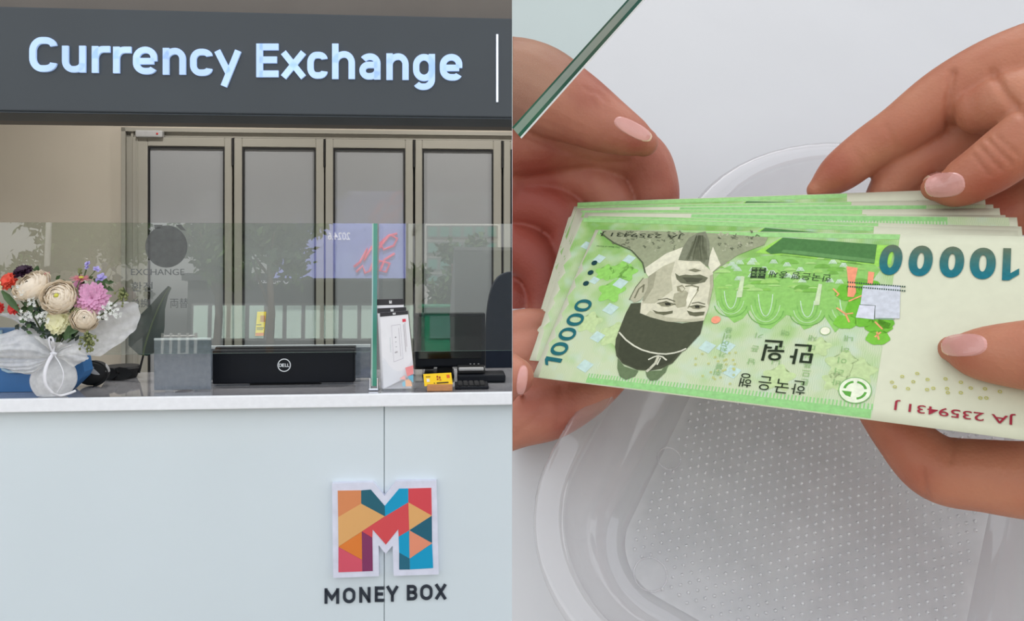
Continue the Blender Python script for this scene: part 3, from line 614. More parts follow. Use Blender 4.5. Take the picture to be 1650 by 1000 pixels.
def P2(x, y, v=2.2): return S(x, y, v)
patch_flower(P2(51, 461, 2.19), (-.25, -.7, .65), 26*K, M['cream'], 10)
patch_flower(P2(95.5, 479, 2.165), (.05, -1, .35), 25*K, M['cream'], 10, M['yellow_core'])
patch_flower(P2(137, 512, 2.17), (.3, -1, .15), 19.5*K, M['cream'], 9)
ray_flower(P2(95, 517, 2.175), (0, -1, .1), 21*K, M['cream_yellow'], 4, 9, .30, 'carnation', frill=.09, rise=.8)
ray_flower(P2(149, 481, 2.185), (.25, -1, .35), 27*K, M['pink'], 5, 13, .17, 'dahlia', rise=1.0)
ray_flower(P2(124, 464, 2.21), (-.5, -.6, .5), 17*K, M['pink'], 3, 9, .2, 'pink_bloom', rise=.7)
ray_flower(P2(131, 449, 2.22), (.1, -.25, 1), 17*K, M['salmon'], 2, 12, .17, 'daisy', heart=M['yellow_core'], rise=.3)
ray_flower(P2(37, 438, 2.21), (-.1, -.6, .8), 15*K, M['plum'], 5, 12, .24, 'plum_carnation', frill=.07, rise=1.0)
ray_flower(P2(15, 453, 2.2), (-.2, -.9, .5), 15*K, M['coral'], 5, 12, .24, 'coral_carnation', frill=.07, rise=1.0)
ray_flower(P2(22, 497, 2.19), (-.2, -1, .1), 10*K, M['red'], 4, 9, .26, 'red_carnation', frill=.07, rise=.9)
ray_flower(P2(0, 496, 2.19), (-.3, -1, .1), 9*K, M['red'], 4, 9, .26, 'red_carnation', frill=.07, rise=.9)
ray_flower(P2(-4, 461, 2.19), (-.3, -1, .1), 9*K, M['cream_yellow'], 3, 8, .26, 'small_bloom', frill=.07, rise=.9)
for x, y, s in [(141, 425, 6), (156, 433, 6), (163, 447, 9), (140, 431, 4), (160, 451, 6)]:
    ray_flower(P2(x, y, 2.23), (rng.uniform(-.4, .4), -.6, .5), s*K, M['lilac'], 2, 5, .4, 'lilac_bloom', rise=1.1)
# stems, leaves, sprigs
m = MB()
tie = P2(86, 571, 2.215)
for x, y, v in [(51,470,2.2),(95,490,2.18),(137,520,2.18),(95,525,2.185),(149,490,2.2),(37,445,2.215),(15,460,2.21),(22,500,2.2),(131,452,2.225),(140,431,2.232),(160,448,2.232),(124,470,2.215),(195,478,2.22),(129,437,2.225)]:
    p = P2(x, y, v); m.tube([p, p.lerp(tie, .5)+Vector((0, .02, 0)), tie], [.0018, .0022, .0022], 6)
m.tube([P2(128,480,2.16), P2(124,468,2.165), P2(127,455,2.19), P2(131,449,2.22)], .0014, 6).tube([P2(143,447,2.22), P2(150,440,2.225), P2(153,436,2.23)], .0012, 6)
m.build('stem', M['stem'], bq, smooth=True)
def leaf(pts, w, v, mm='leaf'):
    n = len(pts); ax = [P2(x, y, v) for x, y in pts]; ww = [w*K*math.sin(math.pi*(.08+.86*i/(n-1))) for i in range(n)]
    leaf_blade(MB(), ax, ww, .25).build('leaf', M[mm], bq, smooth=True)
leaf([(3,468),(12,478),(22,490),(33,504)], 6, 2.175); leaf([(85,486),(76,492),(66,500),(58,503)], 6, 2.19); leaf([(113,545),(110,536),(114,528),(122,526)], 6, 2.165); leaf([(112,538),(118,532),(126,532)], 5, 2.16); leaf([(105,548),(108,540),(110,532)], 5, 2.165)
leaf([(157,452),(164,458),(172,464)], 6, 2.2); leaf([(163,455),(171,452),(177,458)], 4, 2.2); leaf([(170,468),(176,464),(183,468)], 4, 2.2); leaf([(61,428),(59,434),(62,440)], 5, 2.225)
for _ in range(80):
    x = rng.uniform(40, 135); y = rng.uniform(488, 545)-abs(x-85)*.12; a = rng.uniform(0, 6.3); L = rng.uniform(7, 13)
    leaf([(x, y), (x+L*.5*math.cos(a), y+L*.5*math.sin(a)), (x+L*math.cos(a), y+L*math.sin(a))], rng.uniform(3, 5), rng.uniform(2.18, 2.22), random.choice(['leaf', 'leaf', 'leaf_dark']))
for _ in range(34):
    x = rng.uniform(30, 72) if _ % 3 else rng.uniform(104, 128); y = rng.uniform(492, 534) if x < 80 else rng.uniform(526, 546); a = rng.uniform(0, 6.3); L = rng.uniform(6, 12)
    leaf([(x, y), (x+L*.5*math.cos(a), y+L*.5*math.sin(a)), (x+L*math.cos(a), y+L*math.sin(a))], rng.uniform(2.5, 4), rng.uniform(2.172, 2.185), random.choice(['leaf', 'leaf_dark']))
for _ in range(16):
    x = rng.uniform(60, 180); y = rng.uniform(448, 480); a = rng.uniform(0, 6.3); L = rng.uniform(6, 10)
    leaf([(x, y), (x+L*.5*math.cos(a), y+L*.5*math.sin(a)), (x+L*math.cos(a), y+L*math.sin(a))], 3, rng.uniform(2.225, 2.24))
def sprig(x, y, rx, ry, n, v, mm='white_petal', s=3.0):
    mb = MB(); st = MB(); c = P2(x, y+ry, v)
    for _ in range(n):
        p = P2(x+rng.uniform(-rx, rx), y+rng.uniform(-ry, ry), v-rng.uniform(0, .015)); ph = rng.uniform(0, 6.3); st.tube([p, c], .0006, 4)
        for k in range(5):
            a = ph+k*1.2566; d = Vector((math.cos(a), -.25, math.sin(a))); e = Vector((-math.sin(a), 0, math.cos(a))); L = s*K*rng.uniform(.8, 1.2)
            mb.add([p, p+d*L*.6+e*L*.32, p+d*L, p+d*L*.6-e*L*.32], [(0,1,2,3)])
    o = mb.build('sprig', M[mm], bq, kind='stuff'); st.build('twig', M['stem'], o)
sprig(46, 480, 12, 12, 16, 2.17); sprig(42, 508, 9, 7, 12, 2.17); sprig(68, 511, 10, 8, 14, 2.165); sprig(178, 496, 13, 9, 18, 2.18); sprig(30, 470, 6, 10, 8, 2.175); sprig(165, 508, 9, 7, 10, 2.18); sprig(188, 508, 9, 4, 8, 2.19)
sprig(66, 447, 14, 8, 14, 2.225, 'salmon', 2.2)
def buds(x, y, rx, ry, n, v):
    mb = MB(); st = MB(); c = P2(x, y-ry, v)
    for _ in range(n):
        p = P2(x+rng.normal(0, rx*.5), y+rng.normal(0, ry*.5), v-rng.uniform(0, .02)); mb.ell(p, (1.7*K, 1.7*K, 2.2*K), 8); st.tube([p, c], .0005, 4)
    o = mb.build('bud_cluster', M['olive'], bq, kind='stuff'); st.build('twig', M['stem'], o)
buds(143, 551, 13, 15, 60, 2.165); buds(199, 474, 11, 12, 36, 2.2); buds(122, 500, 5, 12, 14, 2.175); buds(129, 436, 4, 4, 6, 2.225)
# translucent wrap
def sheet(rows, pleat=.004, freq=5, nu=24, nv=14, seed=0, name='wrap_sheet'):
    """a cloth surface through rows of points (each row runs across the sheet)"""
    rows = [[P2(*p) for p in r] for r in rows]
    def cr(pts, t):
        k = len(pts)-1; x = t*k; i = min(int(x), k-1); f = x-i
        p0, p1, p2, p3 = pts[max(i-1, 0)], pts[i], pts[i+1], pts[min(i+2, k)]
        return p1*1+((p2-p0)*f+(p0*2-p1*5+p2*4-p3)*f*f+(p1*3-p0-p2*3+p3)*f**3)*.5
    V = []
    for j in range(nv+1):
        for i in range(nu+1):
            q = [cr(r, i/nu) for r in rows]; p = cr(q, j/nv) if len(q) > 1 else q[0]
            t = j/nv; V.append(p+Vector((0, pleat*t*math.sin(freq*2*math.pi*i/nu+seed)+.0015*math.sin(11*i/nu*3+j*1.7+seed), .0012*math.sin(7*i/nu*6.3+seed)*t)))
    MB().add(V, [(j*(nu+1)+i, j*(nu+1)+i+1, (j+1)*(nu+1)+i+1, (j+1)*(nu+1)+i) for j in range(nv) for i in range(nu)]).build(name, M['tulle'], bq, smooth=True)
T = (86, 571)
sheet([[(86,568,2.21),(89,569,2.205),(91,570,2.2),(93,572,2.197),(95,574,2.195)], [(150,498,2.238),(165,515,2.234),(165,538,2.222),(152,560,2.205),(130,572,2.195)], [(203,486,2.24),(222,490,2.238),(224,518,2.23),(206,543,2.215),(160,575,2.192)]], seed=1)
sheet([[(84,567,2.215),(85,569,2.2),(85,572,2.19),(84,575,2.19)], [(54,526,2.205),(47,544,2.18),(45,562,2.165),(52,578,2.178)], [(4,538,2.21),(0,550,2.19),(-2,563,2.175),(8,577,2.185)], [(-40,546,2.21),(-40,556,2.2),(-40,566,2.19),(-30,577,2.19)]], seed=2)
sheet([[(84,572,2.2),(84,575,2.2),(85,578,2.21)], [(50,574,2.195),(54,588,2.185),(60,598,2.192)], [(5,573,2.2),(20,591,2.19),(46,603,2.195)], [(-35,572,2.2),(-10,588,2.2),(30,600,2.2)]], seed=3)
sheet([[(84,568,2.19),(86,568,2.185),(88,569,2.19)], [(70,554,2.178),(84,558,2.17),(100,561,2.178)], [(54,540,2.175),(85,549,2.162),(116,556,2.168)]], .006, 4, seed=4)
sheet([[(88,571,2.195),(89,573,2.185),(88,575,2.19)], [(105,560,2.18),(108,570,2.165),(104,580,2.18)], [(122,552,2.175),(130,575,2.165),(118,590,2.18)], [(133,560,2.18),(142,577,2.17),(128,583,2.18)]], .004, 3, seed=5)
sheet([[(82,568,2.215),(90,568,2.22),(92,570,2.22)], [(30,520,2.225),(60,530,2.24),(110,540,2.24)], [(-10,505,2.23),(50,505,2.25),(140,520,2.25)]], .005, 5, seed=6)
m = MB(); cb = P2(80, 606, 2.222); V = []; nn, nr = 48, 16
for i in range(nr+1):
    t = i/nr; h = wt+.002+(tie.z-wt-.002)*t; rr = (33*K*math.sin(math.pi*min(.97, .16+.80*(1-(1-t)**1.0)*1.0))**.75) if t < 1 else .006
    rr = max(.006, 34*K*(math.sin(math.pi*(.2+.78*t))**.8))
    for j in range(nn):
        a = 2*math.pi*j/nn; q = 1+.07*math.cos(7*a+1.5*math.sin(2*t))*(.4+t)
        V.append((cb.x+(tie.x-cb.x)*t+rr*q*math.cos(a), 2.237+rr*.62*q*math.sin(a), h))
m.add(V, [(i*nn+j, i*nn+(j+1) % nn, (i+1)*nn+(j+1) % nn, (i+1)*nn+j) for i in range(nr) for j in range(nn)]); m.build('wrap_base', M['tulle'], bq, smooth=True)
def strip(pts, w, name='ribbon', m_='ribbon'):
    P = [Vector(p) for p in pts]; V = []
    for i, p in enumerate(P):
        t = (P[min(i+1, len(P)-1)]-P[max(i-1, 0)]).normalized(); s = t.cross(Vector((0, 1, .15))).normalized(); V += [p-s*w, p+s*w, p+s*w+Vector((0, .0008, 0)), p-s*w+Vector((0, .0008, 0))]
    k = len(P); Fs = []
    for i in range(k-1): Fs += [(4*i+j, 4*i+(j+1) % 4, 4*i+4+(j+1) % 4, 4*i+4+j) for j in range(4)]
    MB().add(V, Fs).build(name, M[m_], bq, smooth=True)
def spl(pts, n=20):
    P = [P2(*p) for p in pts]; out = []
    for q in range(n+1):
        x = q/n*(len(P)-1); i = min(int(x), len(P)-2); f = x-i; p0, p1, p2, p3 = P[max(i-1, 0)], P[i], P[i+1], P[min(i+2, len(P)-1)]
        out.append(p1+((p2-p0)*f+(p0*2-p1*5+p2*4-p3)*f*f+(p1*3-p0-p2*3+p3)*f**3)*.5)
    return out
strip(spl([(86,569,2.178),(78,582,2.17),(72,600,2.163),(74,620,2.166),(84,633,2.175)]), 2.6*K); strip(spl([(84,633,2.175),(96,637,2.19),(110,634,2.197),(122,629,2.2)]), 1.8*K)
strip(spl([(86,569,2.178),(80,556,2.17),(79,545,2.165),(84,544,2.165),(87,556,2.17),(86,568,2.176)]), 1.6*K); strip(spl([(82,571,2.177),(86,569.5,2.174),(91,571,2.177)], 6), 3*K, 'knot')
strip(spl([(87,571,2.178),(96,585,2.168),(102,600,2.166),(100,618,2.17),(92,632,2.18)]), .8*K)

# ------------------------------------------------------------------ the street behind the viewer, mirrored in the glass
PN = (FV*-math.cos(LEAN)+Vector((0, 0, math.sin(LEAN)))).normalized()
def RP(px, py, D):
    p = S(px, py, VG); p = shop2world(p); r = p-Vector((0, 0, CZ)); r = r-PN*2*r.dot(PN); t = (-D-p.y)/r.y; return p+r*t
M['facade_white'] = mat('facade_white', (226, 226, 222), .8, var=(1, .04)); M['facade_grey'] = mat('facade_grey', (128, 130, 132), .7); M['facade_dark'] = mat('facade_dark', (62, 64, 68), .6)
M['window_teal'] = mat('window_teal', (110, 160, 150), .08, coat=.5); M['bark'] = mat('bark', (104, 88, 74), .9, bump=(40, .6)); M['crown'] = mat('tree_leaves', (84, 112, 62), .6, var=(3, .35))
M['screen_lilac'] = mat('street_screen', (150, 158, 222), .3, emit=1.5, var=(.5, .08)); M['screen_pink'] = mat('screen_pink', (250, 90, 130), .3, emit=1.6); M['screen_white'] = mat('screen_white', (245, 245, 255), .3, emit=2)
M['shop_light'] = mat('lit_shop_window', (200, 225, 215), .3, emit=1.0); M['kiosk_green'] = mat('kiosk_green', (20, 150, 110), .5); M['pole'] = mat('pole_grey', (190, 192, 190), .4)
def block(name, label, x0, x1, y0, y1, D, depth, m, wins=(), base=True):
    """a building across the street: its front spans the given part of the mirror image"""
    a, b = RP(x0, y1, D), RP(x1, y0, D); xa, xb = min(a.x, b.x), max(a.x, b.x); z0 = 0 if base else a.z; z1 = b.z
    t = thing(name, label, 'building', ((xa+xb)/2, -D-depth/2, z0), 'W')
    MB().box((xa, -D-depth, z0), (xb, -D, z1)).build('wall', m, t); MB().box((xa-.1, -D-depth-.1, z1), (xb+.1, -D+.12, z1+.15)).build('cornice', m, t)
    for q0, r0, q1, r1, mm in wins:
        c, d = RP(q0, r1, D), RP(q1, r0, D); f = MB().box((min(c.x, d.x)-.04, -D, c.z-.04), (max(c.x, d.x)+.04, -D+.06, d.z+.04)).build('window', M['facade_grey'], t)
        MB().box((min(c.x, d.x), -D+.06, c.z), (max(c.x, d.x), -D+.075, d.z)).build('pane', M[mm], f)
    return t
block('office_building', 'white office building with green windows far across the street', 684, 806, 345, 560, 16, 6, M['facade_white'], [(690+i*19, y, 704+i*19, y+15, 'window_teal') for i in range(6) for y in (366, 392, 418, 444)])
block('white_house', 'small white house across the street at the far left', 95, 150, 352, 560, 19, 5, M['facade_white'], [(102+i*17, y, 112+i*17, y+14, 'window_teal') for i in range(3) for y in (364, 390, 420)])
arc = block('shopping_arcade', 'dark fronted shopping arcade across the street with lit windows', 300, 668, 452, 568, 13, 6, M['facade_dark'], [(312+i*30, 492, 336+i*30, 545, 'shop_light') for i in range(12)])
a, b = RP(430, 452, 12.55), RP(658, 352, 12.55)
t = thing('street_screen', 'large lilac advertising screen over the arcade across the street', 'screen', ((a.x+b.x)/2, -12.7, a.z), 'W')
MB().box((min(a.x, b.x), -12.7, a.z), (max(a.x, b.x), -12.55, b.z)).build('housing', M['facade_dark'], t); MB().box((min(a.x, b.x)+.05, -12.55, a.z+.05), (max(a.x, b.x)-.05, -12.53, b.z-.05)).build('display', M['screen_lilac'], t)
def far_text(s, x0, y0, x1, y1, D, mm, par, name='lettering'):
    a, b = RP(x0, y1, D), RP(x1, y0, D); V, Fs, _ = text_mesh(s, .01); m = MB()
    m.add([(a.x+(b.x-a.x)*(1-x) if a.x > b.x else a.x+(b.x-a.x)*x, -D, a.z+(b.z-a.z)*y) for x, y in V], Fs); m.build(name, mm, par)
def far_text(s, x0, y0, x1, y1, D, mm, par, name='lettering'):
    a, b = RP(x0, y1, D), RP(x1, y0, D); lx, rx = max(a.x, b.x), min(a.x, b.x); V, Fs, _ = text_mesh(s, .01); m = MB()
    m.add([(lx+(rx-lx)*x, -D, a.z+(b.z-a.z)*y) for x, y in V], Fs); m.build(name, mm, par)          # reads rightly for someone facing it
far_text('2024.6', 528, 374, 564, 386, 12.52, M['screen_white'], t)
for pts in [[(640,376),(625,380),(612,392),(618,402),(634,396),(640,384),(628,378),(610,400),(606,412)], [(600,396),(586,420),(592,400),(580,422),(570,430)], [(636,408),(620,418),(612,436),(622,438),(628,424),(612,420),(600,440)], [(604,416),(596,436),(588,440),(584,428),(574,438)]]:
    P = [RP(x, y, 12.5) for x, y in pts]; m = MB(); m.tube(P, .028, 6); m.build('neon_script', M['screen_pink'], t, smooth=True)
far_text('세븐 스토어', 416, 446, 452, 457, 12.97, M['screen_white'], arc, 'shop_lettering'); far_text('○', 456, 445, 466, 457, 12.97, M['screen_white'], arc, 'shop_lettering')
# trees, lamp post, kiosk, railing
def tree(label, px, D, top, base_y, rx, ry, n, trunk):
    c = RP(px, top, D); t = thing('street_tree', label, 'tree', (c.x, -D, 0), 'W'); m = MB()
    m.tube([(c.x, -D, 0), (c.x+.05, -D, c.z*.5), (c.x-.03, -D, c.z)], [trunk, trunk*.8, trunk*.4], 10)
    for k in range(7):
        a = rng.uniform(0, 6.3); m.tube([(c.x, -D, c.z*(.55+.06*k)), (c.x+rx*.7*math.cos(a), -D+rx*.5*math.sin(a), c.z+ry*rng.uniform(-.3, .5))], [trunk*.4, trunk*.12], 6)
    m.build('trunk', M['bark'], t, smooth=True); m = MB()
    cl = [(rng.normal(0, rx*.4), rng.normal(0, rx*.4), rng.normal(0, ry*.4)) for _ in range(26)]
    for _ in range(n):
        q = cl[rng.integers(26)]; p = Vector((c.x+q[0]+rng.normal(0, rx*.13), -D+q[1]+rng.normal(0, rx*.13), c.z+q[2]+rng.normal(0, ry*.13)))
        u = Vector(rng.normal(0, 1, 3)).normalized(); w = u.orthogonal().normalized(); s = rng.uniform(.05, .1); m.add([p, p+u*s+w*s*.5, p+u*2*s, p+u*s-w*s*.5], [(0,1,2,3)])
    m.build('crown', M['crown'], t, kind='stuff')
tree('slim street tree mirrored in the middle of the left screen', 434, 8.5, 372, 560, .75, .6, 2600, .07)
tree('bushy street tree mirrored left of the middle in the screen', 350, 10, 380, 560, .8, .8, 2600, .08)
tree('street tree mirrored above the bouquet', 150, 11, 395, 560, 1.3, .8, 3400, .1)
tree('low dense tree mirrored in front of the white office building', 764, 10.5, 450, 560, .75, .6, 3000, .1)
p = RP(77, 360, 7); t = thing('lamp_post', 'pale lamp post across the street at the far left', 'lamp', (p.x, -7, 0), 'W')
MB().tube([(p.x, -7, 0), (p.x, -7, 4.4)], [.045, .03], 12).build('post', M['pole'], t, smooth=True); MB().rbox((p.x-.12, -7.1, 4.38), (p.x+.12, -6.6, 4.46), .02, 2).build('lamp_head', M['pole'], t)
a, b = RP(684, 545, 8), RP(735, 496, 8)
t = thing('street_kiosk', 'small green kiosk standing across the street', 'kiosk', ((a.x+b.x)/2, -8.5, 0), 'W')
MB().rbox((min(a.x, b.x), -9, 0), (max(a.x, b.x), -8, b.z), .03, 2).build('body', M['kiosk_green'], t); MB().rbox((min(a.x, b.x)-.06, -9.06, b.z), (max(a.x, b.x)+.06, -7.92, b.z+.06), .02, 2).build('roof', M['kiosk_green'], t)
MB().box((min(a.x, b.x)+.08, -8, .9), (max(a.x, b.x)-.08, -7.98, b.z-.12)).build('window', M['window_teal'], t)
a, b = RP(262, 545, 9), RP(316, 515, 9)
t = thing('street_railing', 'pale metal railing beside the street', 'railing', ((a.x+b.x)/2, -9, 0), 'W')
for z in (.35, .65, .95): MB().tube([(min(a.x, b.x), -9, z), (max(a.x, b.x), -9, z)], .02, 6).build('rail', M['pole'], t)
for k in range(5): x = min(a.x, b.x)+abs(b.x-a.x)*k/4; MB().tube([(x, -9, 0), (x, -9, 1.0)], .025, 6).build('post', M['pole'], t)

# ------------------------------------------------------------------ the sloping pay desk close to the viewer
NT = Vector((0, -.788, .616)); EX = Vector((1, 0, 0)); EY = Vector((0, .616, .788)); TC = -.280
EYE = Vector((0, 0, CZ))
def tab(px, py, h=0.0):                                               # point of the desk plane raised by h
    r = ray(px, py); return EYE+r*((TC+h)/NT.dot(r))
def tl(x, y, h=0.0): return EYE+EX*x+EY*y+NT*(TC+h)                   # desk coordinates (along, up the slope, out)
M['desk_white'] = mat('desk_white', (189, 190, 192), .4, var=(14, .02), bump=(30, .03)); M['desk_body'] = mat('desk_body', (205, 207, 208), .5)
Y0, Y1, X1 = -.02, .425, .31; TK = .03
dk = thing('pay_desk', 'white desk with a sloping top close to the viewer, under the banknotes', 'desk', (X1/2, .3, 0), 'W')
P = [tl(0, Y0), tl(X1, Y0), tl(X1, Y1), tl(0, Y1)]; Q = [p-NT*TK for p in P]
MB().add(P+Q, [(0,1,2,3),(7,6,5,4),(0,4,5,1),(1,5,6,2),(2,6,7,3),(3,7,4,0)]).build('desk_top', M['desk_white'], dk)
A, B = tl(0, Y0+.01, -TK), tl(0, Y1-.01, -TK)
pr = [(A.y, .04), (A.y, A.z), (B.y, B.z), (B.y, .04)]
MB().add([(.001, y, z) for y, z in pr]+[(X1-.001, y, z) for y, z in pr], [(0,1,2,3),(7,6,5,4),(0,4,5,1),(1,5,6,2),(2,6,7,3),(3,7,4,0)]).build('desk_body', M['desk_body'], dk)
MB().box((.01, A.y+.02, 0), (X1-.01, B.y-.02, .045)).build('plinth', M['gasket'], dk)

# ------------------------------------------------------------------ clear plastic tray with a studded floor
M['tray'] = clear('tray_plastic', (250, 250, 251), .06, .05, .45, haze=.24, hazecol=(244, 240, 241))
M['tray_rim'] = clear('tray_rim', (250, 250, 251), .05, .08, .55, haze=.20, hazecol=(246, 243, 244))
M['tray_floor'] = clear('tray_floor', (236, 236, 238), .22, .07, .4, haze=.60, hazecol=(240, 240, 241))
M['stud'] = clear('tray_stud', (235, 235, 240), .08, .22, .6, haze=.62, hazecol=(252, 252, 253))
tcx, tcy, thw, thh = .1256, .1384, .084, .1245
def rr_pts(hw, hh, d, n=14):
    out = []; rt, rb_ = max(.02, .080-d), max(.015, .048-d)
    for sx, sy, r, a0 in [(1, 1, rt, 0), (-1, 1, rt, 90), (-1, -1, rb_, 180), (1, -1, rb_, 270)]:
        cx, cy = sx*(hw-r), sy*(hh-r)
        for i in range(n+1):
            a = R(a0+90*i/n); x, y = cx+r*math.cos(a), cy+r*math.sin(a); out.append((.87*x+.493*y, -.493*x+.87*y))
    return out
tray = thing('coin_tray', 'clear plastic tray with a studded floor lying under the banknotes', 'tray', tl(tcx, tcy), 'W')
def ring_surf(specs, name, m, n=14, cap=False):
    rows = [[tl(tcx+x, tcy+y, h) for x, y in rr_pts(thw-d, thh-d, d, n)] for d, h in specs]; k = len(rows[0])
    mb = MB(); mb.add([p for r in rows for p in r], [(i*k+j, i*k+(j+1) % k, (i+1)*k+(j+1) % k, (i+1)*k+j) for i in range(len(rows)-1) for j in range(k)])
    if cap: mb.f.append(tuple((len(rows)-1)*k+j for j in range(k))); mb.c.append(None); mb.mi.append(0)
    return mb.build(name, m, tray, smooth=True)
HR = .026
ring_surf([(-.0015, HR-.003), (-.0018, HR-.001), (-.0008, HR+.0006), (.001, HR+.001), (.0055, HR+.0008), (.0075, HR), (.0082, HR-.002)], 'rim', M['tray_rim'])
ring_surf([(.0082, HR-.002), (.0095, .018), (.013, .010), (.0175, .005), (.021, .0028), (.0235, .0018)], 'wall', M['tray'])
ring_surf([(.0235, .0018), (.0262, .0026), (.0285, .0018), (.0300, .0012)], 'floor_ridge', M['tray_rim'])
ring_surf([(.0300, .0012), (.034, .0012)], 'floor', M['tray_floor'], cap=True)
# studs: small domes on a staggered grid
sm = MB(); g = .0030; dome = []
for j, (rr, hh) in enumerate([(1, 0), (.85, .55), (.45, .9)]):
    dome += [(rr*math.cos(2*math.pi*i/6+j*.5), rr*math.sin(2*math.pi*i/6+j*.5), hh) for i in range(6)]
df = [(j*6+i, j*6+(i+1) % 6, j*6+6+(i+1) % 6, j*6+6+i) for j in range(2) for i in range(6)]+[tuple(range(12, 18))]
inner = [Vector((x, y)) for x, y in rr_pts(thw-.0325, thh-.0325, .0325)]
def inside(x, y):
    return all((inner[(i+1) % len(inner)].x-p.x)*(y-p.y)-(inner[(i+1) % len(inner)].y-p.y)*(x-p.x) >= 0 for i, p in enumerate(inner))
ca, sa = math.cos(R(13)), math.sin(R(13)); marks = [tab(1078, 738)-tl(tcx, tcy), tab(1048, 925)-tl(tcx, tcy)]; marks = [(q.dot(EX), q.dot(EY)) for q in marks]
for iy in range(-46, 46):
    for ix in range(-46, 46):
        x0, y0 = (ix+.5*(iy % 2))*.0032, iy*.0029; x, y = x0*ca-y0*sa, x0*sa+y0*ca
        if not inside(x, y) or any(math.hypot(x-q[0], y-q[1]) < .0055 for q in marks): continue
        s = .00062; sm.add([tl(tcx+x+s*p[0], tcy+y+s*p[1], .0012+.0011*p[2]) for p in dome], df)
sm.build('studs', M['stud'], tray, smooth=True, kind='stuff')
for px, py, r0 in [(1078, 738, .0042), (1048, 925, .0055)]:
    c = tab(px, py, .0016); pts = [c+EX*r0*math.cos(a)+EY*r0*math.sin(a) for a in [2*math.pi*i/28 for i in range(29)]]
    MB().tube(pts, .00028, 6).build('moulding_mark', M['tray_rim'], tray, smooth=True)

# ------------------------------------------------------------------ banknotes
NU = Vector((0.84886168, -0.52784051, -0.02860486)).normalized(); NV = Vector((0.37058535, 0.55561851, 0.74454991)); NV = (NV-NU*NV.dot(NU)).normalized(); NN = NU.cross(NV)
NO = EYE+Vector((0.00680247, 0.27196151, -0.04228457))
def mm_(px, py):                                                      # pixel of the photograph -> millimetres on the front note
    r = ray(px, py); t = NN.dot(NO-EYE)/NN.dot(r); p = EYE+r*t-NO; return (p.dot(NU)*1e3, p.dot(NV)*1e3)
def nd(px, py): r = ray(px, py); return NN.dot(NO-EYE)/NN.dot(r)      # depth of the front note there
def note_green():
    m, n, o = nodes('note_print_green'); L = n.links.new
    p = n.nodes.new('ShaderNodeBsdfPrincipled'); p.inputs['Roughness'].default_value = .7; p.inputs['Specular IOR Level'].default_value = .2
    tc = n.nodes.new('ShaderNodeTexCoord'); sx = n.nodes.new('ShaderNodeAttribute'); sx.attribute_name = 'mm'; sp = n.nodes.new('ShaderNodeSeparateXYZ'); L(sx.outputs['Vector'], sp.inputs[0])
    nz = n.nodes.new('ShaderNodeTexNoise'); nz.inputs['Scale'].default_value = .09; nz.inputs['Detail'].default_value = 2; L(sx.outputs['Vector'], nz.inputs['Vector'])
    def mth(op, a, b):
        k = n.nodes.new('ShaderNodeMath'); k.operation = op
        for i, x in enumerate((a, b)):
            if hasattr(x, 'links'): L(x, k.inputs[i])
            else: k.inputs[i].default_value = x
        return k.outputs[0]
    v = mth('DIVIDE', sp.outputs[1], 68.0); u = mth('DIVIDE', sp.outputs[0], 108.0)
    g = mth('ADD', mth('MULTIPLY', v, .62), mth('MULTIPLY', mth('SUBTRACT', nz.outputs[0], .5), 1.5)); g = mth('SUBTRACT', g, mth('MULTIPLY', mth('SUBTRACT', u, .2), .12))
    cr = n.nodes.new('ShaderNodeValToRGB'); e = cr.color_ramp.elements
    e[0].position = .05; e[0].color = (*lin((196, 206, 172)), 1); e[1].position = .75; e[1].color = (*lin((132, 178, 92)), 1)
    k = e.new(.28); k.color = (*lin((182, 202, 154)), 1); k = e.new(.5); k.color = (*lin((160, 193, 124)), 1); L(g, cr.inputs[0])
    wv = n.nodes.new('ShaderNodeTexWave'); wv.inputs['Scale'].default_value = .55; wv.inputs['Distortion'].default_value = 9; wv.inputs['Detail'].default_value = 2; wv.inputs['Detail Scale'].default_value = .6; L(sx.outputs['Vector'], wv.inputs['Vector'])
    n2 = n.nodes.new('ShaderNodeTexNoise'); n2.inputs['Scale'].default_value = .16; n2.inputs['Detail'].default_value = 1; L(sx.outputs['Vector'], n2.inputs['Vector'])
    mx = n.nodes.new('ShaderNodeMix'); mx.data_type = 'RGBA'; mx.blend_type = 'MULTIPLY'; L(mth('MULTIPLY', wv.outputs['Fac'], .22), mx.inputs[0]); L(cr.outputs[0], mx.inputs[6]); mx.inputs[7].default_value = (*lin((150, 200, 160)), 1)
    bl = n.nodes.new('ShaderNodeMix'); bl.data_type = 'RGBA'; s2 = n.nodes.new('ShaderNodeMapRange'); s2.inputs[1].default_value = .5; s2.inputs[2].default_value = .8; s2.inputs[4].default_value = .45; L(n2.outputs[0], s2.inputs[0]); L(s2.outputs[0], bl.inputs[0]); L(mx.outputs[2], bl.inputs[6]); bl.inputs[7].default_value = (*lin((186, 208, 205)), 1)
    L(bl.outputs[2], p.inputs['Base Color']); L(p.outputs[0], o.inputs[0]); return m
M['note_paper'] = mat('note_paper', (206, 208, 184), .75, spec=.2, var=(300, .02)); M['note_green'] = note_green(); M['ink'] = mat('note_ink', (255, 255, 255), .75, spec=.2, attr=True, var=(700, .10))
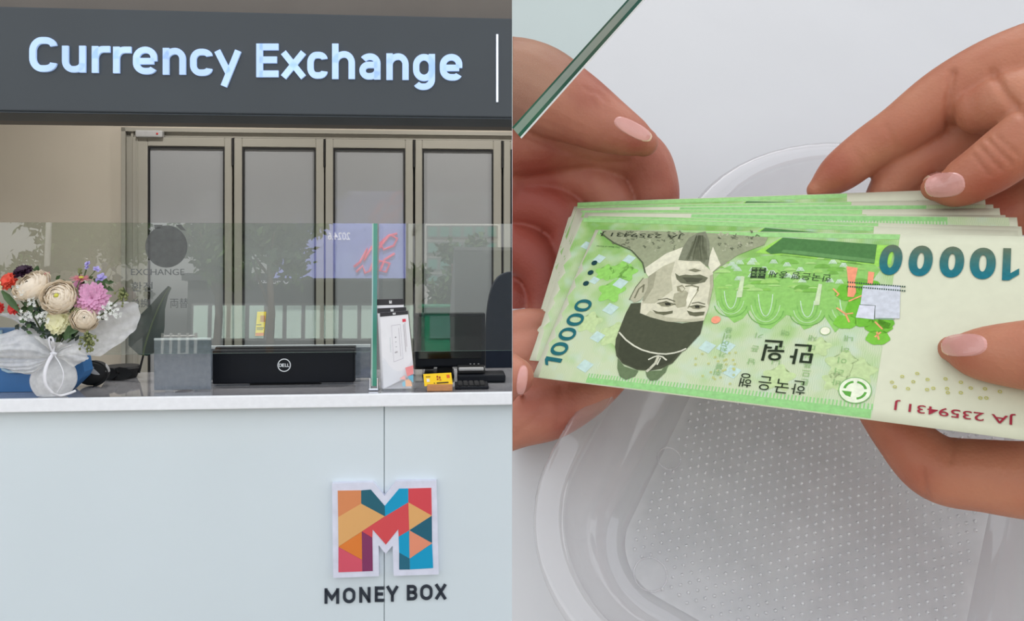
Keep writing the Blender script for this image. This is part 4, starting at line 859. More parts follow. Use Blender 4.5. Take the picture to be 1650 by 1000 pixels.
# print layers in millimetres: lists of (polygon, colour or colour function, layer)
LAY = {'green_print': [], 'ornament': [], 'portrait': [], 'numeral': [], 'side_numeral': [], 'lettering': [], 'serial_number': [], 'seal': []}
def pp(part, pts, col, lay, px=True): LAY[part].append((('P', [mm_(*p) for p in pts] if px else pts), col, lay))
def ptxt(part, s, o, ex, ey, col, lay, w=.0): LAY[part].append((('T', s, o, ex, ey, w), col, lay))        # o corner, ex along the text, ey up the glyphs, all mm
def disc(cx, cy, r, n=20): return [(cx+r*math.cos(2*math.pi*i/n), cy+r*math.sin(2*math.pi*i/n)) for i in range(n)]
def band(part, pts, w, col, lay, px=True):
    q = [mm_(*p) for p in pts] if px else pts; q = [Vector((a, b)) for a, b in q]
    for a, b in zip(q[:-1], q[1:]):
        d = (b-a).normalized(); s = Vector((-d.y, d.x))*w/2; e = d*w*.3; pp(part, [tuple(a-e-s), tuple(b+e-s), tuple(b+e+s), tuple(a-e+s)], col, lay, False)
def zz(x, y): return (970+x/3.848, 360+y/3.848)
def zw(x, y): return (1150+x/3.57, 380+y/3.57)
def zr(x, y): return (1230+x/2.94, 280+y/2.94)
gb = [(868,607),(885,560),(884,553),(896,543),(894,530),(907,512),(905,505),(917,490),(914,478),(928,462),(926,450),(940,435),(938,424),(948,404),(958,385),(964,372)]
gpoly = [mm_(*p) for p in gb]+[(106.2, 67.8), (105.4, .2)]
gpoly[0] = (gpoly[0][0], .2); gpoly[len(gb)-1] = (gpoly[len(gb)-1][0], 67.8)
LAY['green_print'].append((('P', gpoly), None, 1))
o_ = 'ornament'
pp(o_, [(20, .4), (105.2, .4), (105.2, 3.2), (20, 2.4)], (142, 196, 126), 2, False); 
for i in range(86): x = 20+i; pp(o_, [(x, 2.2+i*.01), (x+.45, 2.2+i*.01), (x+.45, 4.0+i*.012), (x, 4.0+i*.012)], (142, 196, 126), 2, False)
pp(o_, [(2, 65.6), (106, 65.6), (106.1, 67.6), (2, 67.6)], (150, 200, 128), 2, False)
pp(o_, [zw(*p) for p in [(240,100),(390,15),(940,55),(1040,62),(1020,165),(925,185),(700,150),(400,120)]], (150, 206, 88), 2)
# hills
pp(o_, [zw(*p) for p in [(0,260),(60,190),(200,130),(400,110),(700,150),(925,170),(960,200),(900,280),(860,400),(700,560),(640,470),(560,530),(520,545),(460,470),(420,460),(330,540),(270,530),(210,430),(170,480),(120,505),(60,450),(20,400)]], (138, 190, 100), 2)
for k, (x, y, w, h, c) in enumerate([(100,470,95,150,(152,194,120)),(300,515,105,190,(146,196,112)),(540,520,100,140,(158,200,126)),(770,520,110,150,(136,196,92))]):
    for q in range(4): band(o_, [zw(x+w*(1-q*.2)*math.sin(a), y-h*.5*(1-math.cos(a))*(1+.2*q)-q*16) for a in [R(-80+16*i) for i in range(11)]], .28, [(110,168,80),(178,212,160),(120,178,88),(190,216,186)][q], 3)
for k in range(60):
    x, y = rng.uniform(0, 860), rng.uniform(140, 330); w, h = rng.uniform(18, 55), rng.uniform(8, 26)
    pp(o_, [zw(x+w*math.cos(a), y+h*math.sin(a)) for a in [R(180+18*i) for i in range(11)]], random.choice([(120,176,76),(150,196,104),(112,166,72),(164,204,124),(132,186,84)]), 3+k*.02)
for k in range(22):
    x, y = rng.uniform(60, 800), rng.uniform(120, 290); 
    for q in (-1, 0, 1): band(o_, [zw(x-14+8*q, y+14), zw(x+8*q, y-8), zw(x+14+8*q, y+14)], .22, (206, 226, 206), 4.4)
for x, y in [(150,300),(595,345)]: pp(o_, [zw(x-18,y+60),(zw(x+10,y-65)),zw(x+30,y-60),zw(x+14,y+58)], (194, 210, 170), 4.5)
pp(o_, [zw(*p) for p in [(300,90),(400,15),(940,55),(925,165),(700,140),(480,115),(390,105),(330,110)]], (74, 120, 66), 4)
pp(o_, [zw(*p) for p in [(390,100),(480,110),(700,135),(925,160),(926,140),(700,115),(500,92),(400,85)]], (96, 142, 84), 4.2)
for x, y, rx_, ry_ in [(780,330,80,50),(830,420,70,60),(760,500,70,40),(900,300,70,40),(950,525,80,45),(945,590,70,42),(990,500,50,40),(860,490,60,40),(810,300,60,40)]:
    pp(o_, [zw(x+rx_*(1+.08*math.sin(5*a))*math.cos(a), y+ry_*(1+.08*math.cos(6*a))*math.sin(a)) for a in [R(18*i) for i in range(20)]], random.choice([(108, 178, 54), (118, 186, 62), (100, 170, 50)]), 3.5)
for pts in [[(765,180),(830,190),(815,260),(820,330),(805,358),(770,355),(775,280)], [(890,210),(925,215),(915,285),(885,280)]]: pp(o_, [zw(*p) for p in pts], (232, 150, 116), 4.6)
for pts in [[(690,310),(720,340),(710,350)], [(710,420),(760,455),(800,450)], [(760,455),(780,500)], [(780,380),(850,350)], [(930,500),(970,540)], [(940,560),(950,600)], [(960,560),(930,585)]]: band(o_, [zw(*p) for p in pts], .5, (226, 160, 110), 4.6)
# security square, dots, rings, recycle mark
pp(o_, [zw(*p) for p in [(860,290),(1075,290),(1070,480),(930,478),(930,405),(845,400)]], (196, 200, 208), 5); pp(o_, [zw(*p) for p in [(840,402),(930,405),(922,486),(818,475)]], (206, 208, 218), 5.1)
band(o_, [zw(840,402), zw(930,407), zw(924,486)], .18, (90, 100, 96), 5.3); band(o_, [zw(925,482), zw(1040,486)], .25, (150, 160, 160), 5.3)
for y in (268, 292):
    for i in range(26): x = 770+i*13; pp(o_, [zw(x, y+i*1.0), zw(x+8, y+i), zw(x+8, y+9+i), zw(x, y+9+i)], (60, 84, 70), 5.4)
pp(o_, disc(*mm_(1330, 534.5), 1.55), (150, 180, 120), 4.6, False); pp(o_, disc(*mm_(1330, 534.5), 1.35), (226, 226, 202), 4.8, False); pp(o_, disc(*mm_(1154, 516.5), 1.5), (232, 150, 120), 4.6, False)
for x, y in [(958,424),(952,439.5),(944.5,457)]: pp('side_numeral', disc(*mm_(x, y), 1.15), (22, 62, 66), 5, False)
for x, y, r_ in [(966,417,2.0),(1014,418,2.0),(1000,457,2.3),(984,498,2.4),(963,543,2.2),(943,590,2.4),(958,452,1.7),(1040,560,2.2),(1170,560,2.4),(1140,560,2.2),(1180,600,2.2)]:
    c = mm_(x, y); pp(o_, [(c[0]+r_*1.3*math.cos(R(90*i+20)), c[1]+r_*1.15*math.sin(R(90*i+20))) for i in range(4)], (184, 208, 200), 2.5, False)
for x, y, r_ in [(1000,437,4),(985,470,4.5),(1010,440,3.5),(975,440,3.5),(1360,590,4.5),(1385,600,4.0),(1255,610,4.0),(1345,615,3.0),(1320,560,3.0),(950,520,4.0),(990,540,4.5)]:
    c = mm_(x, y); pp(o_, [(c[0]+r_*(1+.25*math.sin(5*a))*math.cos(a), c[1]+r_*(1+.25*math.sin(5*a))*math.sin(a)) for a in [R(10*i) for i in range(36)]], (142, 200, 96) if x < 1020 and y < 500 else (184, 204, 150), 2.2, False)
def ringp(part, c, r0, r1, col, lay, n=14):
    for i in range(n):
        a, b = 2*math.pi*i/n, 2*math.pi*(i+1)/n; pp(part, [(c[0]+r0*math.cos(a), c[1]+r0*math.sin(a)), (c[0]+r1*math.cos(a), c[1]+r1*math.sin(a)), (c[0]+r1*math.cos(b), c[1]+r1*math.sin(b)), (c[0]+r0*math.cos(b), c[1]+r0*math.sin(b))], col, lay, False)
for x, y in [(155,370),(200,345),(265,332),(310,358),(388,355),(455,370),(248,368),(168,390),(225,398),(335,396),(308,402),(395,397),(498,395),(455,415),(398,415),(540,438),(566,438),(560,398),(625,410)]: ringp(o_, mm_(1380+x/2.704, 480+y/2.704), .28, .5, (186, 186, 96), 5, 10)
for _ in range(26): ringp(o_, mm_(rng.uniform(1115, 1190), rng.uniform(565, 622)), .22, .4, (196, 198, 110), 5, 8)
rc = mm_(1378, 630); pp(o_, disc(*rc, 4.3, 36), (120, 170, 100), 5, False); pp(o_, disc(*rc, 4.05, 36), (222, 228, 204), 5.2, False)
for a0, a1 in [(15, 85), (105, 175), (285, 355)]:
    n_ = 8
    for i in range(n_): a, b = R(a0+(a1-a0)*i/n_), R(a0+(a1-a0)*(i+1)/n_); w0, w1 = .35, .35; pp(o_, [(rc[0]+(2.75-w0)*math.cos(a), rc[1]+(2.75-w0)*math.sin(a)), (rc[0]+(2.75+w0)*math.cos(a), rc[1]+(2.75+w0)*math.sin(a)), (rc[0]+(2.75+w1)*math.cos(b), rc[1]+(2.75+w1)*math.sin(b)), (rc[0]+(2.75-w1)*math.cos(b), rc[1]+(2.75-w1)*math.sin(b))], (92, 158, 66), 5.4, False)
pp(o_, [(rc[0]-3.4, rc[1]-.6), (rc[0]-.8, rc[1]-.6), (rc[0]-.9, rc[1]-2.4), (rc[0]-2.2, rc[1]-2.0)], (92, 158, 66), 5.5, False)
# portrait of a bearded man in a dark hat, upside down
p_ = 'portrait'
Z = lambda L: [zz(*q) for q in L]
pp(p_, [(968,371),(1030,372),(1150,377),(1238,384),(1232,396),(1215,402),(1190,412),(1160,432),(1150,440),(1138,420),(1110,400),(1060,418),(1042,440),(1036,424),(1018,404),(985,390)], (146, 152, 122), 4)
for _ in range(90):
    x, y = rng.uniform(985, 1225), rng.uniform(374, 405)
    if abs(x-1125) < 22 or y > 378+max(0, (x-975))*.9 or y > 378+(1235-x)*.8: continue
    band(p_, [(x+3*math.cos(a), y+2.2*math.sin(a)) for a in [rng.uniform(0, 6)+R(40*i) for i in range(5)]], .35, random.choice([(104, 110, 86), (118, 124, 98), (176, 180, 150)]), 4.2)
band(p_, [(968,376),(990,392),(1018,404),(1036,424),(1040,440)], .5, (80, 90, 66), 4.5)
pp(p_, Z([(268,280),(400,190),(520,145),(500,200),(470,235),(290,335),(275,310)]), (214, 212, 188), 4.6); pp(p_, Z([(690,150),(738,262),(680,312),(655,250)]), (214, 212, 188), 4.6)
pp(p_, Z([(175,470),(215,400),(255,348),(302,338),(285,420),(240,480),(200,495)]), (176, 174, 148), 4.7); band(p_, Z([(205,465),(230,410),(262,385),(255,430)]), .6, (116, 116, 92), 4.9); band(p_, Z([(172,475),(212,398),(258,342)]), .4, (110, 112, 88), 4.9)
pp(p_, Z([(290,332),(380,270),(470,225),(600,230),(690,310),(692,390),(660,540),(630,615),(400,615),(270,575),(235,560),(232,530),(250,480),(285,400)]), (204, 201, 176), 4.8)
pp(p_, Z([(290,332),(380,270),(455,240),(430,330),(440,420),(330,500),(250,500),(285,400)]), (178, 176, 150), 5); pp(p_, Z([(290,332),(340,300),(320,400),(262,490),(250,480),(285,400)]), (152, 151, 126), 5.1)
pp(p_, Z([(690,320),(692,390),(665,520),(655,500),(672,400),(670,330)]), (168, 166, 140), 5.1); pp(p_, Z([(270,575),(400,615),(630,615),(634,590),(520,600),(400,585),(300,545)]), (180, 178, 152), 5.1)
pp(p_, Z([(450,440),(520,420),(545,440),(520,520),(470,530),(440,490)]), (164, 162, 136), 5.1); pp(p_, Z([(548,400),(592,405),(565,500),(530,520),(525,480)]), (222, 219, 196), 5.2)
pp(p_, Z([(465,395),(500,385),(520,410),(500,432),(470,425)]), (140, 138, 112), 5.2); pp(p_, Z([(480,400),(500,395),(515,412),(498,426)]), (196, 193, 168), 5.3); band(p_, Z([(520,395),(560,390),(600,400),(595,420)]), .5, (120, 120, 94), 5.3)
band(p_, Z([(600,420),(560,480),(535,530)]), .35, (140, 138, 112), 5.3)
for L in [[(315,540),(350,552),(400,552),(442,545),(440,562),(385,574),(335,562)], [(528,545),(570,556),(640,552),(634,574),(585,582),(545,574)]]: pp(p_, Z(L), (96, 97, 74), 5.4)
for L in [[(345,498),(400,486),(458,508),(412,522),(370,518)], [(545,520),(590,508),(645,522),(602,538),(565,534)]]: pp(p_, Z(L), (132, 131, 106), 5.4)
for L in [[(390,497),(425,496),(430,512),(398,514)], [(578,516),(606,515),(608,529),(582,530)]]: pp(p_, Z(L), (46, 48, 38), 5.5)
for L in [[(345,500),(400,490),(458,508)], [(545,522),(592,512),(642,522)], [(350,478),(405,470),(455,488)], [(560,500),(600,494),(640,506)]]: band(p_, Z(L), .35, (84, 85, 64), 5.6)
pp(p_, Z([(505,150),(540,95),(600,62),(645,55),(668,120),(672,200),(660,275),(610,240),(540,238),(475,232)]), (122, 126, 104), 5.2); pp(p_, Z([(540,200),(560,120),(620,80),(650,100),(655,200),(640,250),(600,232)]), (104, 108, 86), 5.3)
pp(p_, Z([(455,312),(480,330),(520,322),(560,326),(610,322),(660,342),(640,370),(560,386),(490,374),(465,350)]), (104, 106, 84), 5.5); pp(p_, Z([(500,340),(560,340),(630,348),(600,370),(530,372)]), (78, 80, 62), 5.6)
pp(p_, Z([(535,295),(575,284),(620,298),(580,308)]), (120, 120, 96), 5.5); pp(p_, Z([(470,240),(540,245),(640,260),(630,290),(560,275),(490,300)]), (214, 211, 186), 5.3)
for k in range(40):
    t = rng.uniform(0, 1); x = 520+130*t+rng.uniform(-20, 20); band(p_, Z([(x, 230), (x*.5+300, 150), (x*.3+430, 80)]), .15, (96, 100, 78), 5.7)
pp(p_, Z([(182,500),(245,495),(238,560),(300,585),(400,612),(500,624),(632,608),(612,690),(520,790),(500,800),(440,870),(370,905),(300,916),(220,912),(130,872),(92,825),(83,770),(88,720),(110,660),(150,560)]), (70, 74, 56), 5.6)
pp(p_, Z([(100,840),(140,890),(228,918),(205,952),(150,972),(112,950),(97,900)]), (98, 116, 82), 5.5); pp(p_, Z([(272,920),(370,916),(420,868),(395,928),(345,975),(300,978),(280,952)]), (98, 116, 82), 5.5)
pp(p_, Z([(120,700),(200,780),(310,815),(470,812),(430,865),(300,910),(220,905),(135,868),(100,810)]), (60, 64, 48), 5.7)
band(p_, Z([(110,680),(150,725),(200,762),(250,788),(300,803),(350,812),(400,815),(450,808),(490,797),(522,782)]), .55, (206, 206, 186), 6); band(p_, Z([(292,848),(325,832),(350,825),(378,832),(402,852)]), .5, (206, 206, 186), 6); band(p_, Z([(352,830),(335,870),(300,905),(282,920)]), .9, (190, 190, 168), 6); band(p_, Z([(365,840),(345,880)]), .4, (206, 206, 186), 6)
# numerals and lettering
def gradc(v): t = min(1, max(0, (63.5-v)/11.5)); return tuple(a+(b-a)*t for a, b in zip((98, 106, 84), (20, 108, 122)))
for x0, x1, s, ya, yb in [(540,668,'0',342,482),(680,810,'0',346,487),(828,957,'0',350,493),(973,1105,'0',355,500),(1130,1215,'1',357,507)]:
    a = mm_(*zr(x1, ya)); b = mm_(*zr(x0, yb)); ptxt('numeral', s, (a[0], a[1]), (b[0]-a[0], 0), (0, b[1]-a[1]), gradc, 6, .045)
a = mm_(885, 590); b = mm_(948, 484); bx = Vector((b[0]-a[0]-1.2, b[1]-a[1]))
for i, ch in enumerate('10000'):
    f0 = [0, .15, .37, .59, .81][i]; wd_ = [.115, .19, .19, .19, .19][i]; ptxt('side_numeral', ch, (a[0]+3.6+bx.x*f0, a[1]+bx.y*f0), (bx.x*wd_, bx.y*wd_), (-6.4, .4), (26, 98, 104), 6, .012)
def updown(part, s, x0, y0, x1, y1, h, col, lay, w=0.0):
    """text reading from the photo's right to its left, top of the letters downwards; (x0,y0) start, (x1,y1) end of the baseline"""
    a, b = mm_(x0, y0), mm_(x1, y1); d = Vector((b[0]-a[0], b[1]-a[1])); up = Vector((d.y, -d.x)).normalized()*-h; up = up if up.y < 0 else -up; ptxt(part, s, a, tuple(d), tuple(up), col, lay, w)
for ch, x0, x1, y0, y1 in [('한',546,455,838,920),('국',452,360,828,912),('은',350,265,812,895),('행',240,160,795,878),('만',592,452,628,748),('원',430,295,605,730)]:
    a = mm_(*zw(x0-8, y0+6)); b = mm_(*zw(x1+4, y0-2)); c = mm_(*zw((x0+x1)/2, y1)); ptxt('lettering', ch, (a[0], a[1]), (b[0]-a[0], b[1]-a[1]), (0, c[1]-(a[1]+b[1])/2), (34, 46, 28), 6, .012 if x0 > 560 or x0 == 430 else 0)
updown('lettering', '한국은행 총재', *zw(682,230), *zw(330,205), 3.0, (50, 70, 46), 6); updown('serial_number', 'JA 2359431 J', 1637, 668, 1443, 645, 3.3, (150, 46, 60), 6, .006); updown('serial_number', 'JA 2359431 J', 1102, 378, 972, 373, 2.5, (54, 60, 44), 6)
updown('lettering', 'The Bank of Korea', 1000, 398, 962, 396, .7, (70, 110, 60), 6)
for s, x, y0, x1, y1 in [('용비어천가 불휘', 1176, 528, 1156, 606), ('기픈남ᄀᆞᆫ', 1226, 535, 1206, 598), ('ᄇᆞᄅᆞ매아니', 1268, 530, 1246, 600), ('새미기픈므른', 1312, 540, 1296, 625), ('내히이러바', 1370, 540, 1345, 628)]:
    s = ''.join(ch for ch in s if ord(ch) < 0x1100 or ord(ch) >= 0xac00); k = len(s)
    for i, ch in enumerate(s):
        if ch == ' ': continue
        t = (i+.15)/k; x, y = x+0, y0; cxp = x+(x1-x)*t; cyp = y0+(y1-y0)*t; a = mm_(cxp+6, cyp); ptxt('lettering', ch, a, (-2.3, 0), (0, -2.1), (142, 178, 118), 5.8)
a = mm_(*zw(303, 190)); 
pp('seal', [zw(*p) for p in [(222,187),(305,190),(296,252),(212,248)]], (46, 66, 40), 6)
for i in range(3):
    for j in range(3): x, y = 226+i*25-j*2, 193+j*18; pp('seal', [zw(x, y), zw(x+17, y), zw(x+16, y+5), zw(x, y+5)], (126, 166, 96), 6.3)
band('seal', [zw(224,220), zw(300,222)], .2, (126, 166, 96), 6.3); band('seal', [zw(260,192), zw(252,248)], .2, (126, 166, 96), 6.3)

def build_note(label, O, U, V, bend, parts=tuple(LAY)):
    """a paper sheet 148 x 68 mm with its printed layers; bend(u, v) in mm along the normal"""
    N = U.cross(V); t = thing('banknote', label, 'banknote', O, 'W', 'banknotes in the handful'); lift = .000045
    def pos(u, v, l): return O+U*(u*1e-3)+V*(v*1e-3)+N*(bend(u, v)*1e-3+l*lift)
    nu, nv = 37, 17; m = MB(); top = [pos(148*i/nu, 68*j/nv, 0) for j in range(nv+1) for i in range(nu+1)]; k = len(top); bot = [p-N*.00012 for p in top]; w = nu+1
    Fs = [(j*w+i, j*w+i+1, (j+1)*w+i+1, (j+1)*w+i) for j in range(nv) for i in range(nu)]
    edge = [i for i in range(nu)]+[j*w+nu for j in range(nv)]+[nv*w+i for i in range(nu, 0, -1)]+[j*w for j in range(nv, 0, -1)]
    m.add(top+bot, Fs+[tuple(k+q for q in reversed(f)) for f in Fs]+[(edge[i], k+edge[i], k+edge[(i+1) % len(edge)], edge[(i+1) % len(edge)]) for i in range(len(edge))])
    m.build('paper', M['note_paper'], t, smooth=True)
    for part in parts:
        items = LAY[part]
        if not items: continue
        bm = bmesh.new(); cl = bm.loops.layers.float_color.new('col'); ml = bm.verts.layers.float_vector.new('mm')
        for shape, col, lay in items:
            b2 = bmesh.new()
            if shape[0] == 'P':
                try: b2.faces.new([b2.verts.new((p[0], p[1], 0)) for p in shape[1]])
                except ValueError: b2.free(); continue
                bmesh.ops.triangulate(b2, faces=b2.faces[:]) if len(shape[1]) > 4 else None
            else:
                _, s, o, ex, ey, wgt = shape; VV, FF, _ = text_mesh(s, wgt, 7 if abs(ex[0])+abs(ex[1]) < 9 and abs(ey[0])+abs(ey[1]) > 5 else 3); vs = [b2.verts.new((o[0]+ex[0]*x+ey[0]*y, o[1]+ex[1]*x+ey[1]*y, 0)) for x, y in VV]
                for f in FF:
                    try: b2.faces.new([vs[i] for i in f])
                    except ValueError: pass
            xs = [v.co.x for v in b2.verts]; ys = [v.co.y for v in b2.verts]
            for ax_, lo, hi in ((0, min(xs), max(xs)), (1, min(ys), max(ys))):
                st = 6.0; q = math.ceil(lo/st)*st
                while q < hi:
                    if q > lo+.01: bmesh.ops.bisect_plane(b2, geom=b2.verts[:]+b2.edges[:]+b2.faces[:], plane_co=((q, 0, 0) if ax_ == 0 else (0, q, 0)), plane_no=((1, 0, 0) if ax_ == 0 else (0, 1, 0)))
                    q += st
            mp = {}
            for v in b2.verts:
                nvv = bm.verts.new(pos(v.co.x, v.co.y, lay)-O); nvv[ml] = (v.co.x, v.co.y, 0); mp[v] = nvv
            for f in b2.faces:
                try: nf = bm.faces.new([mp[v] for v in f.verts])
                except ValueError: continue
                nf.normal_update()
                if nf.normal.dot(N) < 0: nf.normal_flip()
                for lp_, v in zip(nf.loops, nf.verts): lp_[cl] = (*lin(col(lp_.vert[ml][1]) if callable(col) else (col or (255, 255, 255))), 1)
            b2.free()
        me = bpy.data.meshes.new(part); bm.to_mesh(me); bm.free(); me.materials.append(M['note_green'] if part == 'green_print' else M['ink'])
        o = bpy.data.objects.new(part, me); COL.objects.link(o); o.parent = t; OFF[o.name] = Vector(O); FRAME[o.name] = 'W'
    return t
build_note('front 10000 won banknote, facing up with the upside down portrait', NO, NU, NV, lambda u, v: .6*math.sin(math.pi*u/148)*.6+.0000*v)
def pose(a, b, du, dv, dn):
    t = R(a); Ua = NU*math.cos(t)-NN*math.sin(t); s = R(b); Ub = Ua*math.cos(s)+NV*math.sin(s); Vb = NV*math.cos(s)-Ua*math.sin(s)
    return NO+(NU*du+NV*dv+NN*dn)*1e-3, Ub, Vb
ORD = ['second', 'third', 'fourth', 'fifth', 'sixth', 'seventh', 'eighth', 'rearmost']
PZ = [(6.0,4.15,-2.83,6.69,-1.2),(5.79,4.47,-4.1,8.94,-2.27),(5.57,4.8,-5.37,11.21,-3.34),(5.36,5.14,-6.64,13.5,-4.41),(5.14,5.5,-7.9,15.82,-5.49),(4.93,5.88,-9.17,18.17,-6.56),(4.71,6.27,-10.43,20.55,-7.63),(4.5,6.68,-11.7,22.96,-8.7)]
NB = len(PZ); poses = []
for k, pz_ in enumerate(PZ):
    f = k/(NB-1); O_, U_, V_ = pose(pz_[0], pz_[1]+rng.uniform(-.4, .4), pz_[2]+rng.uniform(-2, 2), pz_[3]+rng.uniform(-.9, .9), pz_[4]); poses.append((O_, U_, V_))
    if k in (2, 5): O_, U_, V_ = O_+U_*.148+V_*.068, -U_, -V_
    amp = rng.uniform(.15, .4); ph = rng.uniform(0, 3)
    build_note('%s banknote of the handful counted from the front, its top edge showing' % ORD[k], O_, U_, V_, (lambda amp, ph, f: (lambda u, v: amp*math.sin(u/30+ph)*(v/68)+.3*math.sin(math.pi*u/148)))(amp, ph, f), ('green_print', 'ornament', 'numeral'))
def bd(px, py, k=NB-1):                                               # depth of a rear note
    O_, U_, V_ = poses[k]; N_ = U_.cross(V_); r = ray(px, py); return N_.dot(O_-EYE)/N_.dot(r)

# ------------------------------------------------------------------ glass screen over the desk
M['edge_green'] = mat('desk_glass_green', (40, 92, 80), .15, coat=.3, var=(10, .1)); M['edge_grey'] = mat('desk_glass_grey', (142, 158, 152), .12, coat=.3, var=(25, .1))
a, b = at(800, 233, .235), at(1050, -44, .262); away = at(800, -160, .225); ev = Vector((.0036*.74, .0048, -.0036*.67))
ab = b-a
def gcl(p, q): f = (0-p.x)/(q.x-p.x) if abs(q.x-p.x) > 1e-9 else 0; return p.lerp(q, f)
a0 = gcl(a, b); top = b+(away-a)*1.0; top.x = max(.0, top.x); tl0 = Vector((0, a0.y-.01, a0.z+.30))
gt = thing('glass_screen', 'corner of a clear glass screen with a green edge over the left hand', 'glass', a0, 'W')
poly = [a0, b, b+Vector((0, 0, .12)), Vector((0, a0.y, b.z+.12))]
M['desk_glass'] = clear('desk_glass', (226, 238, 234), 0, .02, .3)
MB().add(poly, [(0,1,2,3)]).build('pane', M['desk_glass'], gt)
bk = [p+ev*1.0 for p in poly]
def lerp3(f): return [a0+ev*f, b+ev*f]
for f0, f1, nm_, mt in [(0, .14, 'bevel', 'edge_green'), (.14, .66, 'edge', 'edge_grey'), (.66, .92, 'edge_core', 'edge_green'), (.92, 1.06, 'bevel', 'logo_white')]:
    q = lerp3(f0)+lerp3(f1); q = [Vector((max(0, p.x), p.y, p.z)) for p in q]; MB().add(q, [(0,1,3,2)]).build(nm_, M[mt], gt)


# ------------------------------------------------------------------ hands
def skin_mat(name, c0, c1):
    m, n, o = nodes(name); L = n.links.new; p = n.nodes.new('ShaderNodeBsdfPrincipled')
    tc = n.nodes.new('ShaderNodeTexCoord'); a = n.nodes.new('ShaderNodeTexNoise'); a.inputs['Scale'].default_value = 55; a.inputs['Detail'].default_value = 5; L(tc.outputs['Object'], a.inputs['Vector'])
    mr = n.nodes.new('ShaderNodeMapRange'); mr.inputs[1].default_value = .3; mr.inputs[2].default_value = .72; L(a.outputs[0], mr.inputs[0])
    at_ = n.nodes.new('ShaderNodeAttribute'); at_.attribute_name = 'red'; ad = n.nodes.new('ShaderNodeMath'); ad.operation = 'MULTIPLY_ADD'; L(mr.outputs[0], ad.inputs[0]); ad.inputs[1].default_value = .45; L(at_.outputs['Fac'], ad.inputs[2]); ad.use_clamp = True
    mx = n.nodes.new('ShaderNodeMix'); mx.data_type = 'RGBA'; mx.inputs[6].default_value = (*lin(c0), 1); mx.inputs[7].default_value = (*lin(c1), 1); L(ad.outputs[0], mx.inputs[0]); L(mx.outputs[2], p.inputs['Base Color'])
    p.inputs['Roughness'].default_value = .48; p.inputs['Specular IOR Level'].default_value = .35
    p.inputs['Subsurface Weight'].default_value = .15; p.inputs['Subsurface Radius'].default_value = (1, .3, .15); p.inputs['Subsurface Scale'].default_value = .0015
    v = n.nodes.new('ShaderNodeTexVoronoi'); v.inputs['Scale'].default_value = 900; n2 = n.nodes.new('ShaderNodeTexNoise'); n2.inputs['Scale'].default_value = 260; n2.inputs['Detail'].default_value = 6
    L(tc.outputs['Object'], v.inputs['Vector']); L(tc.outputs['Object'], n2.inputs['Vector'])
    s = n.nodes.new('ShaderNodeMath'); s.operation = 'MULTIPLY_ADD'; L(v.outputs['Distance'], s.inputs[0]); s.inputs[1].default_value = .5; L(n2.outputs[0], s.inputs[2])
    b = n.nodes.new('ShaderNodeBump'); b.inputs['Strength'].default_value = .28; b.inputs['Distance'].default_value = .0006; L(s.outputs[0], b.inputs['Height']); L(b.outputs[0], p.inputs['Normal'])
    L(p.outputs[0], o.inputs[0]); return m
M['skin'] = skin_mat('skin', (190, 130, 102), (160, 84, 64)); M['skin2'] = skin_mat('skin_shaded', (184, 126, 104), (140, 66, 54))  # skin2: darkened red tone paints shade onto the left person's fingers
M['nail'] = mat('fingernail', (204, 148, 140), .25, var=(150, .05), coat=.3); M['nail_tip'] = mat('nail_edge', (226, 196, 172), .4)
M['sleeve'] = mat('sleeve_cloth', (92, 98, 110), .85, bump=(300, .3))
def cr1(P, t):
    k = len(P)-1; x = min(max(t, 0), 1)*k; i = min(int(x), k-1); f = x-i
    p0, p1, p2, p3 = P[max(i-1, 0)], P[i], P[i+1], P[min(i+2, k)]
    return p1+((p2-p0)*f+(p0*2-p1*5+p2*4-p3)*f*f+(p1*3-p0-p2*3+p3)*f**3)*.5
